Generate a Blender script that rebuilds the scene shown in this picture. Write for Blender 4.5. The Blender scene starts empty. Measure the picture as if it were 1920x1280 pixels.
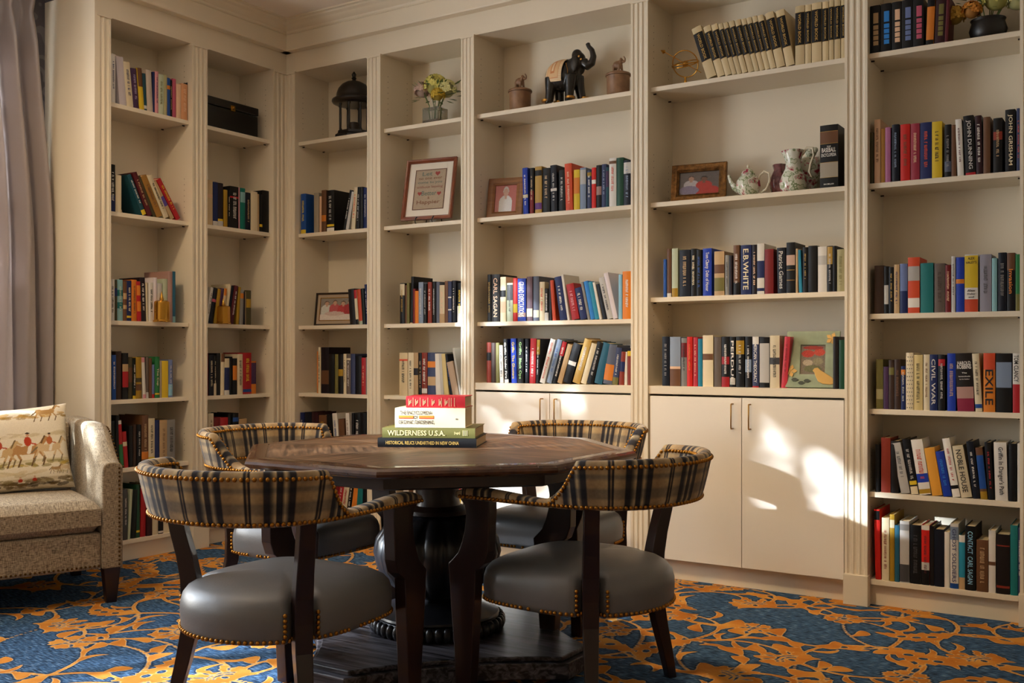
import bpy, bmesh, math, random
import numpy as np
from mathutils import Vector, Matrix, Euler
R=random.Random(7)
SC=bpy.context.scene
COL=SC.collection
PI=math.pi

# ------------------------------------------------------------------ materials
def lin(c):
    if isinstance(c,str):
        c=PAL[c]
    return tuple((x/12.92 if x<=.04045 else ((x+.055)/1.055)**2.4) for x in c)
def h(s): return tuple(int(s[i:i+2],16)/255 for i in (0,2,4))
PAL={k:h(v) for k,v in dict(
white='e9e4da',cream='e6d7b4',lilacwhite='dcd2d6',palegrey='c9c6c0',grey='8f8d8a',darkgrey='4a4a4c',black='0f0f11',brownblack='1a1311',plumblack='1e151d',navyblack='0f1422',greenblack='0e1815',maroonblack='33131a',
navy='1c2a5e',royalblue='1f3fae',blue='1e4f9c',skyblue='2f86d8',paleblue='8fc6e0',slateblue='6f80b0',slatenavy='3a4468',slate='5c6274',bluegrey='8a9bb4',skygrey='8f9db0',bluetealx='1f5f7a',blueteal='27647f',tealblue='2b8fb0',teal='1f7878',darkteal='174a58',paleteal='8fc0c4',tealgreen='15796a',
green='2c7a45',darkgreen='1c4a34',palegreen='c3cdb0',palelime='a8e08a',olive='77713c',paleolive='b8b083',darkolive='4c452a',
red='b4232a',brightred='d3261f',darkred='7c1d1f',redbrown='8c3424',redorange='d6502e',redpink='cc3a48',darkrose='a33648',rosedark='8a2440',redgrey='b08a84',rose='c25a72',pink='e09aa4',maroon='5c1c24',
orange='e0842c',brightorange='f28a18',orangeyellow='e8a43a',orangepeach='e8a878',peach='e8bf9c',yellow='e6c42e',creamyellow='ecd694',mustard='b08a24',gold='c09a4a',ochre='b07f38',tan='c4a478',tancream='dcc69a',creamtan='dcc094',pagetan='c8ac90',beige='cdbfae',
brown='6e4a30',darkbrown='3e2a20',greybrown='6c5f56',pinkbrown='b08a80',greytan='a89c88',plum='4a2f52',mauve='6c545e',mauvepink='b06a92',purple='6a3a86',violet='5a4a9a',lilac='a898b8',greylilac='9c98a4',
portrait='c8a896',photo='b0aca6').items()}
MATS={}
def nodes(name):
    m=bpy.data.materials.new(name); m.use_nodes=True
    nt=m.node_tree; b=nt.nodes['Principled BSDF']
    return m,nt,b
def N(nt,t,**k):
    n=nt.nodes.new(t)
    for a,v in k.items():
        if a.startswith('i_'):
            n.inputs[int(a[2:]) if a[2:].isdigit() else a[2:]].default_value=v
        else: setattr(n,a,v)
    return n
def L(nt,a,b): nt.links.new(a,b)
def mat(name,c,rough=.5,metal=0,spec=.5,var=0,scale=20,bump=0,bscale=200,coat=0,objvar=0,stretch=(1,1,1)):
    if name in MATS: return MATS[name]
    m,nt,b=nodes(name)
    c4=(*lin(c),1) if not (isinstance(c,tuple) and len(c)==4) else c
    b.inputs['Base Color'].default_value=c4
    b.inputs['Roughness'].default_value=rough; b.inputs['Metallic'].default_value=metal
    b.inputs['Specular IOR Level'].default_value=spec; b.inputs['Coat Weight'].default_value=coat
    src=None
    if var or bump:
        tc=N(nt,'ShaderNodeTexCoord'); mp=N(nt,'ShaderNodeMapping'); mp.inputs['Scale'].default_value=stretch
        L(nt,tc.outputs['Object'],mp.inputs['Vector'])
    if var:
        no=N(nt,'ShaderNodeTexNoise'); no.inputs['Scale'].default_value=scale; no.inputs['Detail'].default_value=4
        L(nt,mp.outputs[0],no.inputs['Vector'])
        hs=N(nt,'ShaderNodeHueSaturation'); hs.inputs['Color'].default_value=c4
        mr=N(nt,'ShaderNodeMapRange'); mr.inputs['From Min'].default_value=.3; mr.inputs['From Max'].default_value=.7
        mr.inputs['To Min'].default_value=1-var; mr.inputs['To Max'].default_value=1+var
        L(nt,no.outputs['Fac'],mr.inputs['Value']); L(nt,mr.outputs[0],hs.inputs['Value']); L(nt,hs.outputs[0],b.inputs['Base Color'])
    if objvar:
        oi=N(nt,'ShaderNodeObjectInfo'); mr=N(nt,'ShaderNodeMapRange'); mr.inputs['To Min'].default_value=1-objvar; mr.inputs['To Max'].default_value=1+objvar
        hs=N(nt,'ShaderNodeHueSaturation'); hs.inputs['Color'].default_value=c4
        L(nt,oi.outputs['Random'],mr.inputs['Value']); L(nt,mr.outputs[0],hs.inputs['Value']); L(nt,hs.outputs[0],b.inputs['Base Color'])
    if bump:
        n2=N(nt,'ShaderNodeTexNoise'); n2.inputs['Scale'].default_value=bscale; n2.inputs['Detail'].default_value=3
        L(nt,mp.outputs[0],n2.inputs['Vector'])
        bp=N(nt,'ShaderNodeBump'); bp.inputs['Strength'].default_value=bump; bp.inputs['Distance'].default_value=.002
        L(nt,n2.outputs['Fac'],bp.inputs['Height']); L(nt,bp.outputs[0],b.inputs['Normal'])
    MATS[name]=m; return m
def bookmat(c): return mat('cover_'+c,tuple(v*.93 for v in PAL[c]),rough=.46,spec=.28,objvar=.12)
def inkmat(c):
    return mat('ink_'+c,c,rough=.5)
def attrmat(name,rough=.6,bump=0,spec=.3,coat=0):
    if name in MATS: return MATS[name]
    m,nt,b=nodes(name); a=N(nt,'ShaderNodeAttribute',attribute_name='Col'); L(nt,a.outputs['Color'],b.inputs['Base Color'])
    b.inputs['Roughness'].default_value=rough; b.inputs['Specular IOR Level'].default_value=spec; b.inputs['Coat Weight'].default_value=coat
    MATS[name]=m; return m
PAINT=mat('cream_paint',h('e2d6bf'),rough=.42,spec=.4,var=.015,scale=3,bump=.05,bscale=60)
PAINTD=mat('cream_paint_doors',h('ece4d6'),rough=.38,spec=.45,var=.01,scale=3)
CEIL=mat('ceiling_paint',h('f0e4d6'),rough=.8)
DARK=mat('pin_hole_dark',h('2a1c10'),rough=.9)
BRASS=mat('antique_brass',h('b98a45'),rough=.28,metal=1,var=.1,scale=60)
BRASSB=mat('polished_brass',h('cf9a40'),rough=.22,metal=1)
NAIL=mat('brass_nailhead',h('a8742e'),rough=.3,metal=1)
NAILD=mat('dark_brass_nailhead',h('5e4424'),rough=.35,metal=1)
MAHOG=mat('dark_mahogany',h('210e0a'),rough=.28,spec=.5,var=.2,scale=8,stretch=(6,6,1),coat=.15)
EBONY=mat('blackened_carved_wood',h('17171b'),rough=.33,spec=.5,var=.3,scale=10,coat=.1)
PAGES=mat('book_pages',h('dccba4'),rough=.85,var=.12,scale=300,stretch=(8,.3,.3))

# ------------------------------------------------------------------ mesh builder
class MB:
    def __init__(s): s.v=[];s.f=[];s.m=[];s.uv=None
    def add(s,vs,fs,mi=0,M=None):
        o=len(s.v)
        for p in vs:
            p=Vector(p)
            if M is not None: p=M@p
            s.v.append(tuple(p))
        for f in fs: s.f.append(tuple(i+o for i in f)); s.m.append(mi)
        return s
    def box(s,x0,x1,y0,y1,z0,z1,mi=0,M=None):
        v=[(x0,y0,z0),(x1,y0,z0),(x1,y1,z0),(x0,y1,z0),(x0,y0,z1),(x1,y0,z1),(x1,y1,z1),(x0,y1,z1)]
        f=[(3,2,1,0),(4,5,6,7),(0,1,5,4),(1,2,6,5),(2,3,7,6),(3,0,4,7)]
        return s.add(v,f,mi,M)
    def prism(s,poly,a0,a1,axis='z',mi=0,M=None):
        # poly 2D; axis z -> (x,y); axis x -> (y,z); axis y -> (x,z)
        def P(p,a): return {'z':(p[0],p[1],a),'x':(a,p[0],p[1]),'y':(p[0],a,p[1])}[axis]
        n=len(poly); v=[P(p,a0) for p in poly]+[P(p,a1) for p in poly]
        f=[tuple(range(n))[::-1],tuple(range(n,2*n))]+[(i,(i+1)%n,n+(i+1)%n,n+i) for i in range(n)]
        return s.add(v,f,mi,M)
    def lathe(s,prof,n=32,mi=0,M=None,rf=None):
        v=[];f=[]
        for j,(r,z) in enumerate(prof):
            for i in range(n):
                a=2*PI*i/n; rr=r*(rf(a,z) if rf else 1); v.append((rr*math.cos(a),rr*math.sin(a),z))
        for j in range(len(prof)-1):
            for i in range(n): f.append((j*n+i,j*n+(i+1)%n,(j+1)*n+(i+1)%n,(j+1)*n+i))
        f.append(tuple(range(n))[::-1]); f.append(tuple((len(prof)-1)*n+i for i in range(n)))
        return s.add(v,f,mi,M)
    def tube(s,pts,rad,n=10,mi=0,M=None,sq=False,closed=False):
        pts=[Vector(p) for p in pts]; k=len(pts)
        if not hasattr(rad,'__len__'): rad=[rad]*k
        v=[];f=[];up=None
        for j in range(k):
            t=(pts[(j+1)%k if closed else min(j+1,k-1)]-pts[(j-1)%k if closed else max(j-1,0)]).normalized()
            if up is None:
                up=Vector((0,0,1)) if abs(t.z)<.9 else Vector((1,0,0))
            sx=t.cross(up).normalized(); up=sx.cross(t).normalized()
            for i in range(n):
                a=2*PI*i/n+(PI/4 if sq else 0); v.append(pts[j]+(sx*math.cos(a)+up*math.sin(a))*rad[j])
        for j in range(k if closed else k-1):
            q=(j+1)%k
            for i in range(n): f.append((j*n+i,j*n+(i+1)%n,q*n+(i+1)%n,q*n+i))
        if not closed:
            f.append(tuple(range(n))[::-1]); f.append(tuple((k-1)*n+i for i in range(n)))
        return s.add(v,f,mi,M)
    def ball(s,c,r,n=10,m=6,mi=0,M=None):
        if not hasattr(r,'__len__'): r=(r,r,r)
        v=[(c[0],c[1],c[2]-r[2])];f=[]
        for j in range(1,m):
            p=-PI/2+PI*j/m
            for i in range(n):
                a=2*PI*i/n; v.append((c[0]+r[0]*math.cos(p)*math.cos(a),c[1]+r[1]*math.cos(p)*math.sin(a),c[2]+r[2]*math.sin(p)))
        v.append((c[0],c[1],c[2]+r[2])); e=len(v)-1
        for i in range(n): f.append((0,1+(i+1)%n,1+i))
        for j in range(m-2):
            for i in range(n): a=1+j*n; f.append((a+i,a+(i+1)%n,a+n+(i+1)%n,a+n+i))
        a=1+(m-2)*n
        for i in range(n): f.append((a+i,a+(i+1)%n,e))
        return s.add(v,f,mi,M)
    def build(s,name,mats,parent=None,smooth=False,loc=None,rot=None,bevel=0):
        me=bpy.data.meshes.new(name); me.from_pydata(s.v,[],s.f)
        if not isinstance(mats,(list,tuple)): mats=[mats]
        for m in mats: me.materials.append(m)
        if len(mats)>1: me.polygons.foreach_set('material_index',s.m)
        if s.uv:
            ul=me.uv_layers.new(name='UVMap'); k=0
            for pf in s.uv:
                for c in pf: ul.data[k].uv=c; k+=1
        me.update()
        o=bpy.data.objects.new(name,me); COL.objects.link(o)
        if parent is not None: o.parent=parent
        if loc is not None: o.location=loc
        if rot is not None: o.rotation_euler=rot
        if smooth:
            me.shade_smooth() if hasattr(me,'shade_smooth') else None
            if smooth!='all':
                me.set_sharp_from_angle(angle=math.radians(35 if smooth is True else smooth))
        if bevel:
            b=o.modifiers.new('bevel','BEVEL'); b.width=bevel; b.segments=2; b.limit_method='ANGLE'; b.angle_limit=math.radians(40)
        return o
def empty(name,loc,rz=0):
    o=bpy.data.objects.new(name,None); COL.objects.link(o); o.location=loc; o.rotation_euler=(0,0,rz); o.empty_display_size=.1
    return o
def tag(o,label,cat,group=None):
    o['label']=label; o['category']=cat
    if group: o['group']=group
    return o
def struct(o): o['kind']='structure'; return o
def copy_tree(o,parent=None):
    c=o.copy(); COL.objects.link(c)
    if parent is not None: c.parent=parent
    for ch in o.children: copy_tree(ch,c)
    return c
_txt={}
def textmesh(s,size=1,font_space=1.0):
    if s in _txt: return _txt[s]
    cu=bpy.data.curves.new('t','FONT'); cu.body=s; cu.size=1; cu.resolution_u=2; cu.offset=.012
    ob=bpy.data.objects.new('t',cu); COL.objects.link(ob)
    dg=bpy.context.evaluated_depsgraph_get(); me=bpy.data.meshes.new_from_object(ob.evaluated_get(dg))
    vs=[tuple(v.co) for v in me.vertices]; fs=[tuple(p.vertices) for p in me.polygons]
    COL.objects.unlink(ob); bpy.data.objects.remove(ob); bpy.data.meshes.remove(me)
    xs=[v[0] for v in vs]; ys=[v[1] for v in vs]
    _txt[s]=(vs,fs,min(xs),max(xs),min(ys),max(ys)); return _txt[s]
def put_text(mb,s,M,w,hh,mi=0):
    """text filling w x hh, centred at the origin of M, in M's x-y plane"""
    vs,fs,x0,x1,y0,y1=textmesh(s)
    sx=w/(x1-x0); sy=hh/max(y1-y0,.7)
    sc=[((v[0]-(x0+x1)/2)*sx,(v[1]-(y0+y1)/2)*sy,0) for v in vs]
    mb.add(sc,fs,mi,M)
def smooth(a,b,x):
    t=max(0,min(1,(x-a)/(b-a))); return t*t*(3-2*t)
# canvas painting: prints and photographs as colours woven into a grid
class Canvas:
    def __init__(s,w,hh,bg):
        s.w=w;s.h=hh;s.a=np.zeros((hh,w,3)); s.a[:]=lin(bg)
        s.Y,s.X=np.mgrid[0:hh,0:w]; s.X=(s.X+.5)/w; s.Y=(s.Y+.5)/hh
    def put(s,mask,c,k=1.0): s.a[mask]=s.a[mask]*(1-k)+np.array(lin(c))*k
    def ell(s,cx,cy,rx,ry,c,rot=0,k=1.0):
        dx=s.X-cx;dy=s.Y-cy;ca,sa=math.cos(rot),math.sin(rot)
        s.put(((dx*ca+dy*sa)/rx)**2+((-dx*sa+dy*ca)/ry)**2<1,c,k)
    def rect(s,x0,x1,y0,y1,c,k=1.0): s.put((s.X>x0)&(s.X<x1)&(s.Y>y0)&(s.Y<y1),c,k)
    def line(s,x0,y0,x1,y1,wd,c,k=1.0,ar=1.0):
        dx,dy=x1-x0,(y1-y0)*ar; L2=dx*dx+dy*dy+1e-12
        t=np.clip(((s.X-x0)*dx+(s.Y-y0)*ar*dy)/L2,0,1)
        s.put(((s.X-x0-t*dx)**2+((s.Y-y0)*ar-t*dy)**2)<wd*wd,c,k)
    def noise(s,k,rng):
        s.a*=1+k*(rng.random((s.h,s.w,1))-.5)
def grid_print(name,cv,posf,matl,parent=None,**k):
    me=bpy.data.meshes.new(name); w,hh=cv.w,cv.h
    vs=[posf(i/(w-1),j/(hh-1)) for j in range(hh) for i in range(w)]
    fs=[(j*w+i,j*w+i+1,(j+1)*w+i+1,(j+1)*w+i) for j in range(hh-1) for i in range(w-1)]
    me.from_pydata(vs,[],fs); me.materials.append(matl)
    ca=me.color_attributes.new('Col','FLOAT_COLOR','POINT'); d=np.ones((hh*w,4)); d[:,:3]=cv.a.reshape(-1,3); ca.data.foreach_set('color',d.ravel())
    me.shade_smooth()
    o=bpy.data.objects.new(name,me); COL.objects.link(o)
    if parent is not None: o.parent=parent
    return o
BOOKS="""
@L1a 2.418
-1.239 0.028 0.256 0.0 white|with blue lettering|*|navy|
-1.183 0.043 0.252 -5.3 lilacwhite||||
-1.138 0.040 0.234 -5.9 cream|with blue lettering|*|navy|
-1.096 0.035 0.211 -5.0 plum||*|lilac|
-1.060 0.028 0.220 -4.7 yellow|with a brown top|||.55-1:brown
-1.030 0.020 0.200 -3.1 darkteal|with a white sticker|||.05-.14:white
-1.009 0.034 0.224 -3.1 beige||||
-0.975 0.012 0.222 0.0 navy||||
-0.962 0.021 0.228 0.0 pink||*|navy|
-0.939 0.036 0.220 0.0 palegreen||*|olive|
-0.902 0.019 0.223 0.0 paleolive||||
-0.882 0.023 0.212 0.0 blue||||.7-.8:orange
-0.859 0.015 0.205 0.0 black||*|tan|
-0.843 0.023 0.216 0.0 rose||||
-0.818 0.032 0.192 0.0 peach||||
-0.785 0.041 0.202 0.0 orangepeach||*|peach|
-0.742 0.008 0.216 0.0 black||||
@L1b 1.848
-1.244 0.033 0.247 0.0 black|with a blue foot|*|white|0-.35:navy
-1.209 0.034 0.196 0.0 cream||||
-1.039 0.026 0.226 -25.9 darkteal|with a yellow sticker|*|white|.01-.13:yellow
-1.007 0.028 0.241 -24.4 maroon||*|tan|
-0.970 0.019 0.231 -26.3 darkolive||||
-0.946 0.039 0.234 -26.9 ochre||*|brown|
-0.899 0.033 0.244 -27.5 cream|with black lettering|*|black|
-0.852 0.024 0.225 -32.4 tan|with a violet stripe|||.35-.6:violet
-0.815 0.030 0.245 -33.2 red|with yellow lettering|*|yellow|
@L1c 1.277
-1.244 0.029 0.217 0.0 white|with a black label|*|black|
-1.214 0.015 0.214 0.0 darkolive||||.6-.8:navy
-1.198 0.034 0.217 0.0 paleteal|patterned in pale green|*|palegreen|.3-.45:teal,.6-.75:teal
-1.163 0.022 0.210 0.0 brown|with pale blotches|||.3-.4:tan,.55-.7:tan
-1.140 0.028 0.215 0.0 navy|with a yellow sticker|*|cream|.08-.13:yellow
-1.110 0.033 0.222 0.0 orange|with fine brown lines|*|brown|
-1.075 0.024 0.214 -1.9 red|with orange panels|||.25-.5:orange,.65-.9:orange
-1.050 0.034 0.237 -2.2 plumblack|with big white lettering|*|white|
-1.015 0.013 0.211 -1.5 cream||||
-1.001 0.029 0.213 0.0 white|with a black box|*|black|
-0.971 0.021 0.242 0.0 lilacwhite||||
-0.947 0.032 0.212 0.0 palegrey||||.2-.4:peach
-0.909 0.031 0.239 0.0 palegreen||||.3-.5:palegrey
-0.876 0.031 0.283 0.0 pinkbrown|tall|||
-0.844 0.019 0.284 0.0 blueteal|tall thin|||0-.12:paleteal
@L1d 0.861
-1.252 0.019 0.261 0.0 greenblack||||
-1.232 0.026 0.236 0.0 blue|with white lettering|*|white|
-1.205 0.034 0.255 0.0 darkbrown||||
-1.169 0.036 0.246 0.0 black|with a red band|||.26-.6:red,.3-.33:cream,.6-.76:tan
-1.132 0.029 0.224 0.0 darkolive||||.4-.75:brown
-1.103 0.019 0.220 0.0 greenblack|with white lettering|*|white|0-.08:yellow
-1.083 0.036 0.224 0.0 mustard|with a dark pattern|||.2-.35:brown,.4-.5:darkolive
-1.038 0.020 0.222 -2.8 white|with red edges|||0-.1:pink,.88-1:pink
-1.017 0.017 0.224 0.0 greybrown||||0-.15:palegrey
-0.999 0.016 0.219 0.0 brown||||
-0.982 0.018 0.183 0.0 slateblue|with a red foot|||0-.12:red
-0.962 0.030 0.226 0.0 green|titled The Cup|The Cup|cream|.08-.12:yellow
-0.930 0.012 0.203 0.0 greytan||||
-0.918 0.044 0.203 0.0 yellow||||
-0.871 0.028 0.209 0.0 slateblue|fading to pale blue|*|palegrey|.05-.35:paleblue
@L1e 0.498
-1.239 0.029 0.253 0.0 greenblack||||
-1.209 0.022 0.280 0.0 black||||
-1.182 0.024 0.253 -4.1 green|with a red top|||.5-.92:red,.92-1:white
-1.154 0.026 0.191 -4.2 red|with a cream label|||.6-.72:cream
-1.126 0.026 0.220 0.0 black||||
-1.099 0.019 0.226 0.0 darkbrown||||
-1.079 0.028 0.224 0.0 black|with pale lettering|*|palegrey|
-1.049 0.043 0.273 0.0 brown|with an orange sunset band|*|tan|.13-.28:orange
-1.004 0.042 0.253 0.0 cream|with black lettering|*|black|.12-.17:yellow
-0.961 0.030 0.242 0.0 navy||||0-.12:tan
-0.930 0.049 0.240 0.0 tan|wide|*|brown|
-0.880 0.055 0.239 0.0 grey|with black and red lettering|*|black|
@L1f 0.115
-1.162 0.027 0.269 0.0 darkgrey|with pale lettering|*|palegrey|
-1.121 0.014 0.265 3.5 palegreen||||
-1.081 0.034 0.259 3.3 greenblack||||
-1.079 0.023 0.284 0.0 darkgreen||||.1-.14:yellow
-1.021 0.032 0.264 1.5 red||||
-1.017 0.037 0.276 0.0 maroonblack||||
-0.979 0.037 0.278 0.0 cream|titled HONOR|HONOR|black|.7-.9:brown
-0.941 0.033 0.268 0.0 black||||.02-.06:white
-0.906 0.041 0.258 0.0 cream||*|brown|
@L2b 1.848
-0.611 0.049 0.259 0.0 creamtan|with a faint rose|||.6-.68:peach
-0.561 0.036 0.252 0.0 navy||||0-.1:white
-0.523 0.039 0.252 0.0 plumblack|with a white label|||0-.12:palegrey,.12-.17:yellow
-0.479 0.029 0.218 0.0 mustard||||
-0.448 0.016 0.221 0.0 black|with cream lettering|*|cream|
-0.430 0.066 0.247 0.0 black|with a red line|*|palegrey|.72-.76:red
-0.363 0.009 0.246 0.0 pink||||
-0.353 0.038 0.246 0.0 tealgreen||||.65-.9:paleteal
-0.313 0.042 0.225 0.0 navyblack|with gold lettering|*|tan|
-0.269 0.052 0.237 0.0 cream||||
-0.216 0.016 0.228 0.0 tan||||
-0.199 0.023 0.228 0.0 black|with a yellow sticker|||.13-.2:yellow
-0.175 0.051 0.256 0.0 black||||
@L2c 1.277
-0.593 0.020 0.212 10.9 white|with black lettering|*|black|
-0.559 0.031 0.209 10.5 navyblack|with a magenta spot|||.6-.68:rose
-0.530 0.024 0.205 8.4 mustard||||
-0.502 0.022 0.209 7.2 plum||||
-0.479 0.019 0.210 6.4 creamtan|with an orange top|||.8-1:orange
-0.460 0.016 0.238 9.2 cream||||
-0.437 0.022 0.230 9.7 navyblack||||
-0.407 0.029 0.231 9.8 maroon|with white lettering|*|white|
-0.361 0.022 0.224 4.6 mustard||||
-0.331 0.027 0.208 2.6 grey|with an orange top|||.75-.9:orange
-0.328 0.012 0.199 0.0 plumblack||||
-0.315 0.009 0.200 0.0 tan||||
-0.303 0.037 0.208 0.0 darkolive|with a yellow figure|||.5-.75:mustard
@L2d 0.861
-0.618 0.026 0.246 0.0 darkred||||
-0.590 0.035 0.236 0.0 navyblack|with white lettering|*|cream|
-0.554 0.019 0.232 0.0 black|with a cream foot|*|cream|0-.3:cream
-0.533 0.027 0.246 0.0 black||||
-0.477 0.027 0.243 1.3 cream|with a brown top|||.8-1:brown
-0.474 0.038 0.215 0.0 navy|with a cream top|||.75-1:cream,0-.13:white
-0.434 0.023 0.225 0.0 black||||
-0.410 0.033 0.215 0.0 black|with an orange figure|||.4-.8:orange
-0.375 0.041 0.241 0.0 cream|with black lettering|*|black|
-0.332 0.065 0.249 0.0 red|with gold lettering|*|yellow|.05-.12:blue
-0.266 0.040 0.198 0.0 orange|with a purple stripe|||.3-.95:plum
@L2e 0.498
-0.596 0.039 0.260 0.0 cream||*|brown|
-0.554 0.046 0.234 0.0 darkred||||
-0.506 0.059 0.231 0.0 red||||
-0.444 0.031 0.252 0.0 black||||
-0.410 0.045 0.253 0.0 black|with a blue spot|||.8-.9:blue
-0.363 0.059 0.216 0.0 tan||||
@B1b 1.848
0.101 0.042 0.247 0.0 blue|with yellow lettering|*|yellow|0-.1:yellow
0.211 0.040 0.243 0.0 greytan||||
0.255 0.016 0.220 0.0 peach||||
0.274 0.037 0.255 0.0 brown|with an orange patch|||.25-.4:orange
0.313 0.059 0.251 0.0 black|with a white label|*|palegrey|0-.09:white,.12-.17:yellow
0.463 0.018 0.242 13.1 black|with white dots|*|white|
0.488 0.023 0.229 11.2 palegrey||||
0.542 0.029 0.248 5.2 cream|with red lettering|*|redorange|
0.575 0.024 0.249 3.0 black||*|palegrey|
0.576 0.029 0.248 0.0 black||||
0.611 0.030 0.240 0.0 navy|with white lettering|*|palegrey|
@B1c 1.277
0.501 0.050 0.214 -4.3 brownblack||||
0.552 0.021 0.208 -5.1 cream|with a red top|||.75-1:red,0-.15:black
0.575 0.027 0.210 -5.3 redorange||||0-.1:palegreen
0.603 0.023 0.214 -4.2 greenblack||||
0.628 0.017 0.238 -3.7 navy|with white lettering|*|white|
@B1d 0.861
0.235 0.008 0.258 0.0 orange||||
0.245 0.021 0.283 0.0 cream|with black lettering|*|black|
0.267 0.066 0.282 0.0 plumblack|wide with a photo|||.2-.5:brown
0.334 0.045 0.240 0.0 black||||
0.381 0.026 0.240 0.0 olive||||
0.409 0.038 0.240 0.0 black|with a yellow flower|||.45-.62:mustard
0.449 0.023 0.242 0.0 cream|with brown lettering|*|brown|
0.474 0.033 0.240 0.0 greybrown|with white lettering|*|white|.85-.9:cream
0.510 0.035 0.242 0.0 slatenavy||||
0.547 0.047 0.229 0.0 black||||
0.595 0.032 0.219 0.0 red|with cream lettering|*|peach|
0.629 0.010 0.222 0.0 grey||||
@B1e 0.498
0.095 0.030 0.240 0.0 navy|with white lettering|*|palegrey|
0.129 0.056 0.244 0.0 navyblack||||
0.188 0.053 0.246 0.0 maroonblack||||
0.248 0.063 0.229 0.0 brown|with gold lettering|*|mustard|
0.315 0.042 0.236 0.0 black||||
0.380 0.039 0.244 -5.1 white|with blue lettering|*|blue|
0.423 0.043 0.212 -3.9 brown||||
0.483 0.029 0.249 -3.6 white|with brown lettering|*|brown|
0.517 0.019 0.250 0.0 black||||
0.538 0.044 0.251 0.0 black|with big white lettering|*|white|
0.585 0.043 0.253 0.0 black||||.15-.2:red
@B1f 0.115
0.381 0.031 0.208 10.1 darkred||||
0.423 0.038 0.209 10.0 red|with white lettering|*|white|
0.467 0.040 0.212 9.6 cream|with red lettering|*|red|
0.500 0.031 0.213 9.6 black|with white lettering|*|white|
0.544 0.042 0.211 8.2 orange||||
0.595 0.048 0.208 5.8 teal||||
0.598 0.033 0.202 0.0 black||||
@B2c 1.277
0.888 0.034 0.234 0.0 black|with gold lettering|*|mustard|.7-.98:cream
0.924 0.013 0.222 0.0 brown||||
0.938 0.018 0.235 0.0 olive||||
0.977 0.020 0.270 1.9 black|tall with a tan edge|||0-.02:tan
0.981 0.016 0.199 0.0 darkred||||
0.998 0.025 0.186 0.0 brightorange||||
1.024 0.033 0.235 0.0 bluegrey|with pale lettering|*|palegrey|
1.060 0.020 0.225 0.0 black|with white lettering|*|palegrey|
1.090 0.028 0.233 0.0 redbrown|with white lettering|*|white|
1.122 0.023 0.235 0.0 black|with a small title|*|palegrey|
1.146 0.024 0.233 0.0 slate||||
1.171 0.034 0.213 0.0 cream|with a tan foot|*|peach|0-.24:tan
1.206 0.024 0.235 0.0 brown||||
1.232 0.024 0.231 0.0 slatenavy|with a white dot|||.3-.33:white,.6-.63:white
1.257 0.029 0.235 0.0 navyblack|with white lettering|*|white|
1.292 0.034 0.221 0.0 black|with yellow lettering|*|yellow|0-.42:palegrey
@B2d 0.861
0.880 0.061 0.248 0.0 tancream|wide with a red bar|*|black|.81-.85:redorange
0.945 0.040 0.249 0.0 cream|with black lettering|*|black|
0.986 0.033 0.249 0.0 tan|with a dark middle band|||.48-.64:plumblack
1.021 0.025 0.247 0.0 black|with gold lettering|*|tan|
1.047 0.038 0.249 0.0 redbrown|with a white label|*|white|.07-.18:white
1.088 0.055 0.249 0.0 slatenavy|with an orange and tan design|||.25-.45:tan,.66-.8:orange
1.146 0.036 0.243 -2.4 white||||
1.184 0.019 0.244 -3.9 palegrey||||
1.207 0.031 0.242 -6.8 creamyellow||||
1.244 0.019 0.243 -9.6 navyblack|with blue squiggles|*|blue|
1.268 0.042 0.198 -13.3 pagetan||||
1.314 0.012 0.277 -11.0 palegrey|tall|||
@B2f 0.115
0.909 0.039 0.222 0.0 white||*|black|
0.953 0.027 0.220 0.0 brown||||
0.983 0.033 0.229 0.0 white|with a blue line|||.5-.55:blue
1.255 0.024 0.238 0.0 green||||
1.280 0.017 0.237 0.0 greenblack|with a green foot|||0-.6:green
1.299 0.026 0.257 0.0 brightred|with a gold emblem|||.55-.7:yellow
@B3b 1.848
1.731 0.031 0.247 -1.5 royalblue|with white lettering|*|white|.35-.42:cream
1.771 0.024 0.243 0.0 black|with a red foot|*|tan|0-.5:darkred
1.802 0.041 0.247 0.0 gold|with a black top and purple disc|||.8-.92:black,.08-.22:purple
1.849 0.043 0.234 0.0 black|with tan lettering|*|tan|
1.902 0.037 0.244 -1.3 navyblack|with a white label|*|palegrey|.44-.5:white
1.947 0.037 0.214 0.0 black||*|palegrey|
1.992 0.041 0.243 -1.8 redorange|with pale lettering|*|peach|
2.038 0.034 0.207 0.0 yellow|with an orange panel|||.4-.8:orange
2.076 0.034 0.213 0.0 bluegrey|with a pale top|||.6-.95:palegrey
2.115 0.024 0.196 0.0 slatenavy|with white lettering|*|white|.85-.95:mustard
2.142 0.024 0.208 0.0 brightred||||.6-.7:white
2.168 0.029 0.218 0.0 black|with a pink patch|||.3-.5:pinkbrown
2.199 0.026 0.220 0.0 slatenavy||*|bluegrey|
2.226 0.015 0.202 0.0 darkteal||||.5-.9:plum
2.244 0.040 0.245 0.0 white|with red lettering|*|redorange|.88-.94:brown
2.286 0.037 0.243 0.0 darkgreen||||
2.326 0.039 0.226 0.0 navyblack|with a white oval|*|bluegrey|.7-.95:palegrey
@B3c 1.277
1.500 0.025 0.259 0.0 black|with gold lettering|*|mustard|
1.527 0.051 0.258 0.0 brownblack|titled CARL SAGAN|CARL SAGAN|peach|
1.582 0.035 0.242 0.0 cream|with a dark figure|||.55-.7:black,.2-.45:peach
1.625 0.038 0.208 0.0 palegreen|with a black title box|*|black|.55-.95:darkgrey
1.665 0.027 0.233 0.0 brightred|with a yellow stripe|||.2-.4:yellow
1.693 0.051 0.229 0.0 royalblue|titled GRAND EXPECTATIONS|GRAND EXPECTATIONS|white|.1-.2:pinkbrown
1.749 0.035 0.237 0.0 mauve|with a white label|||.1-.28:cream
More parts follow.
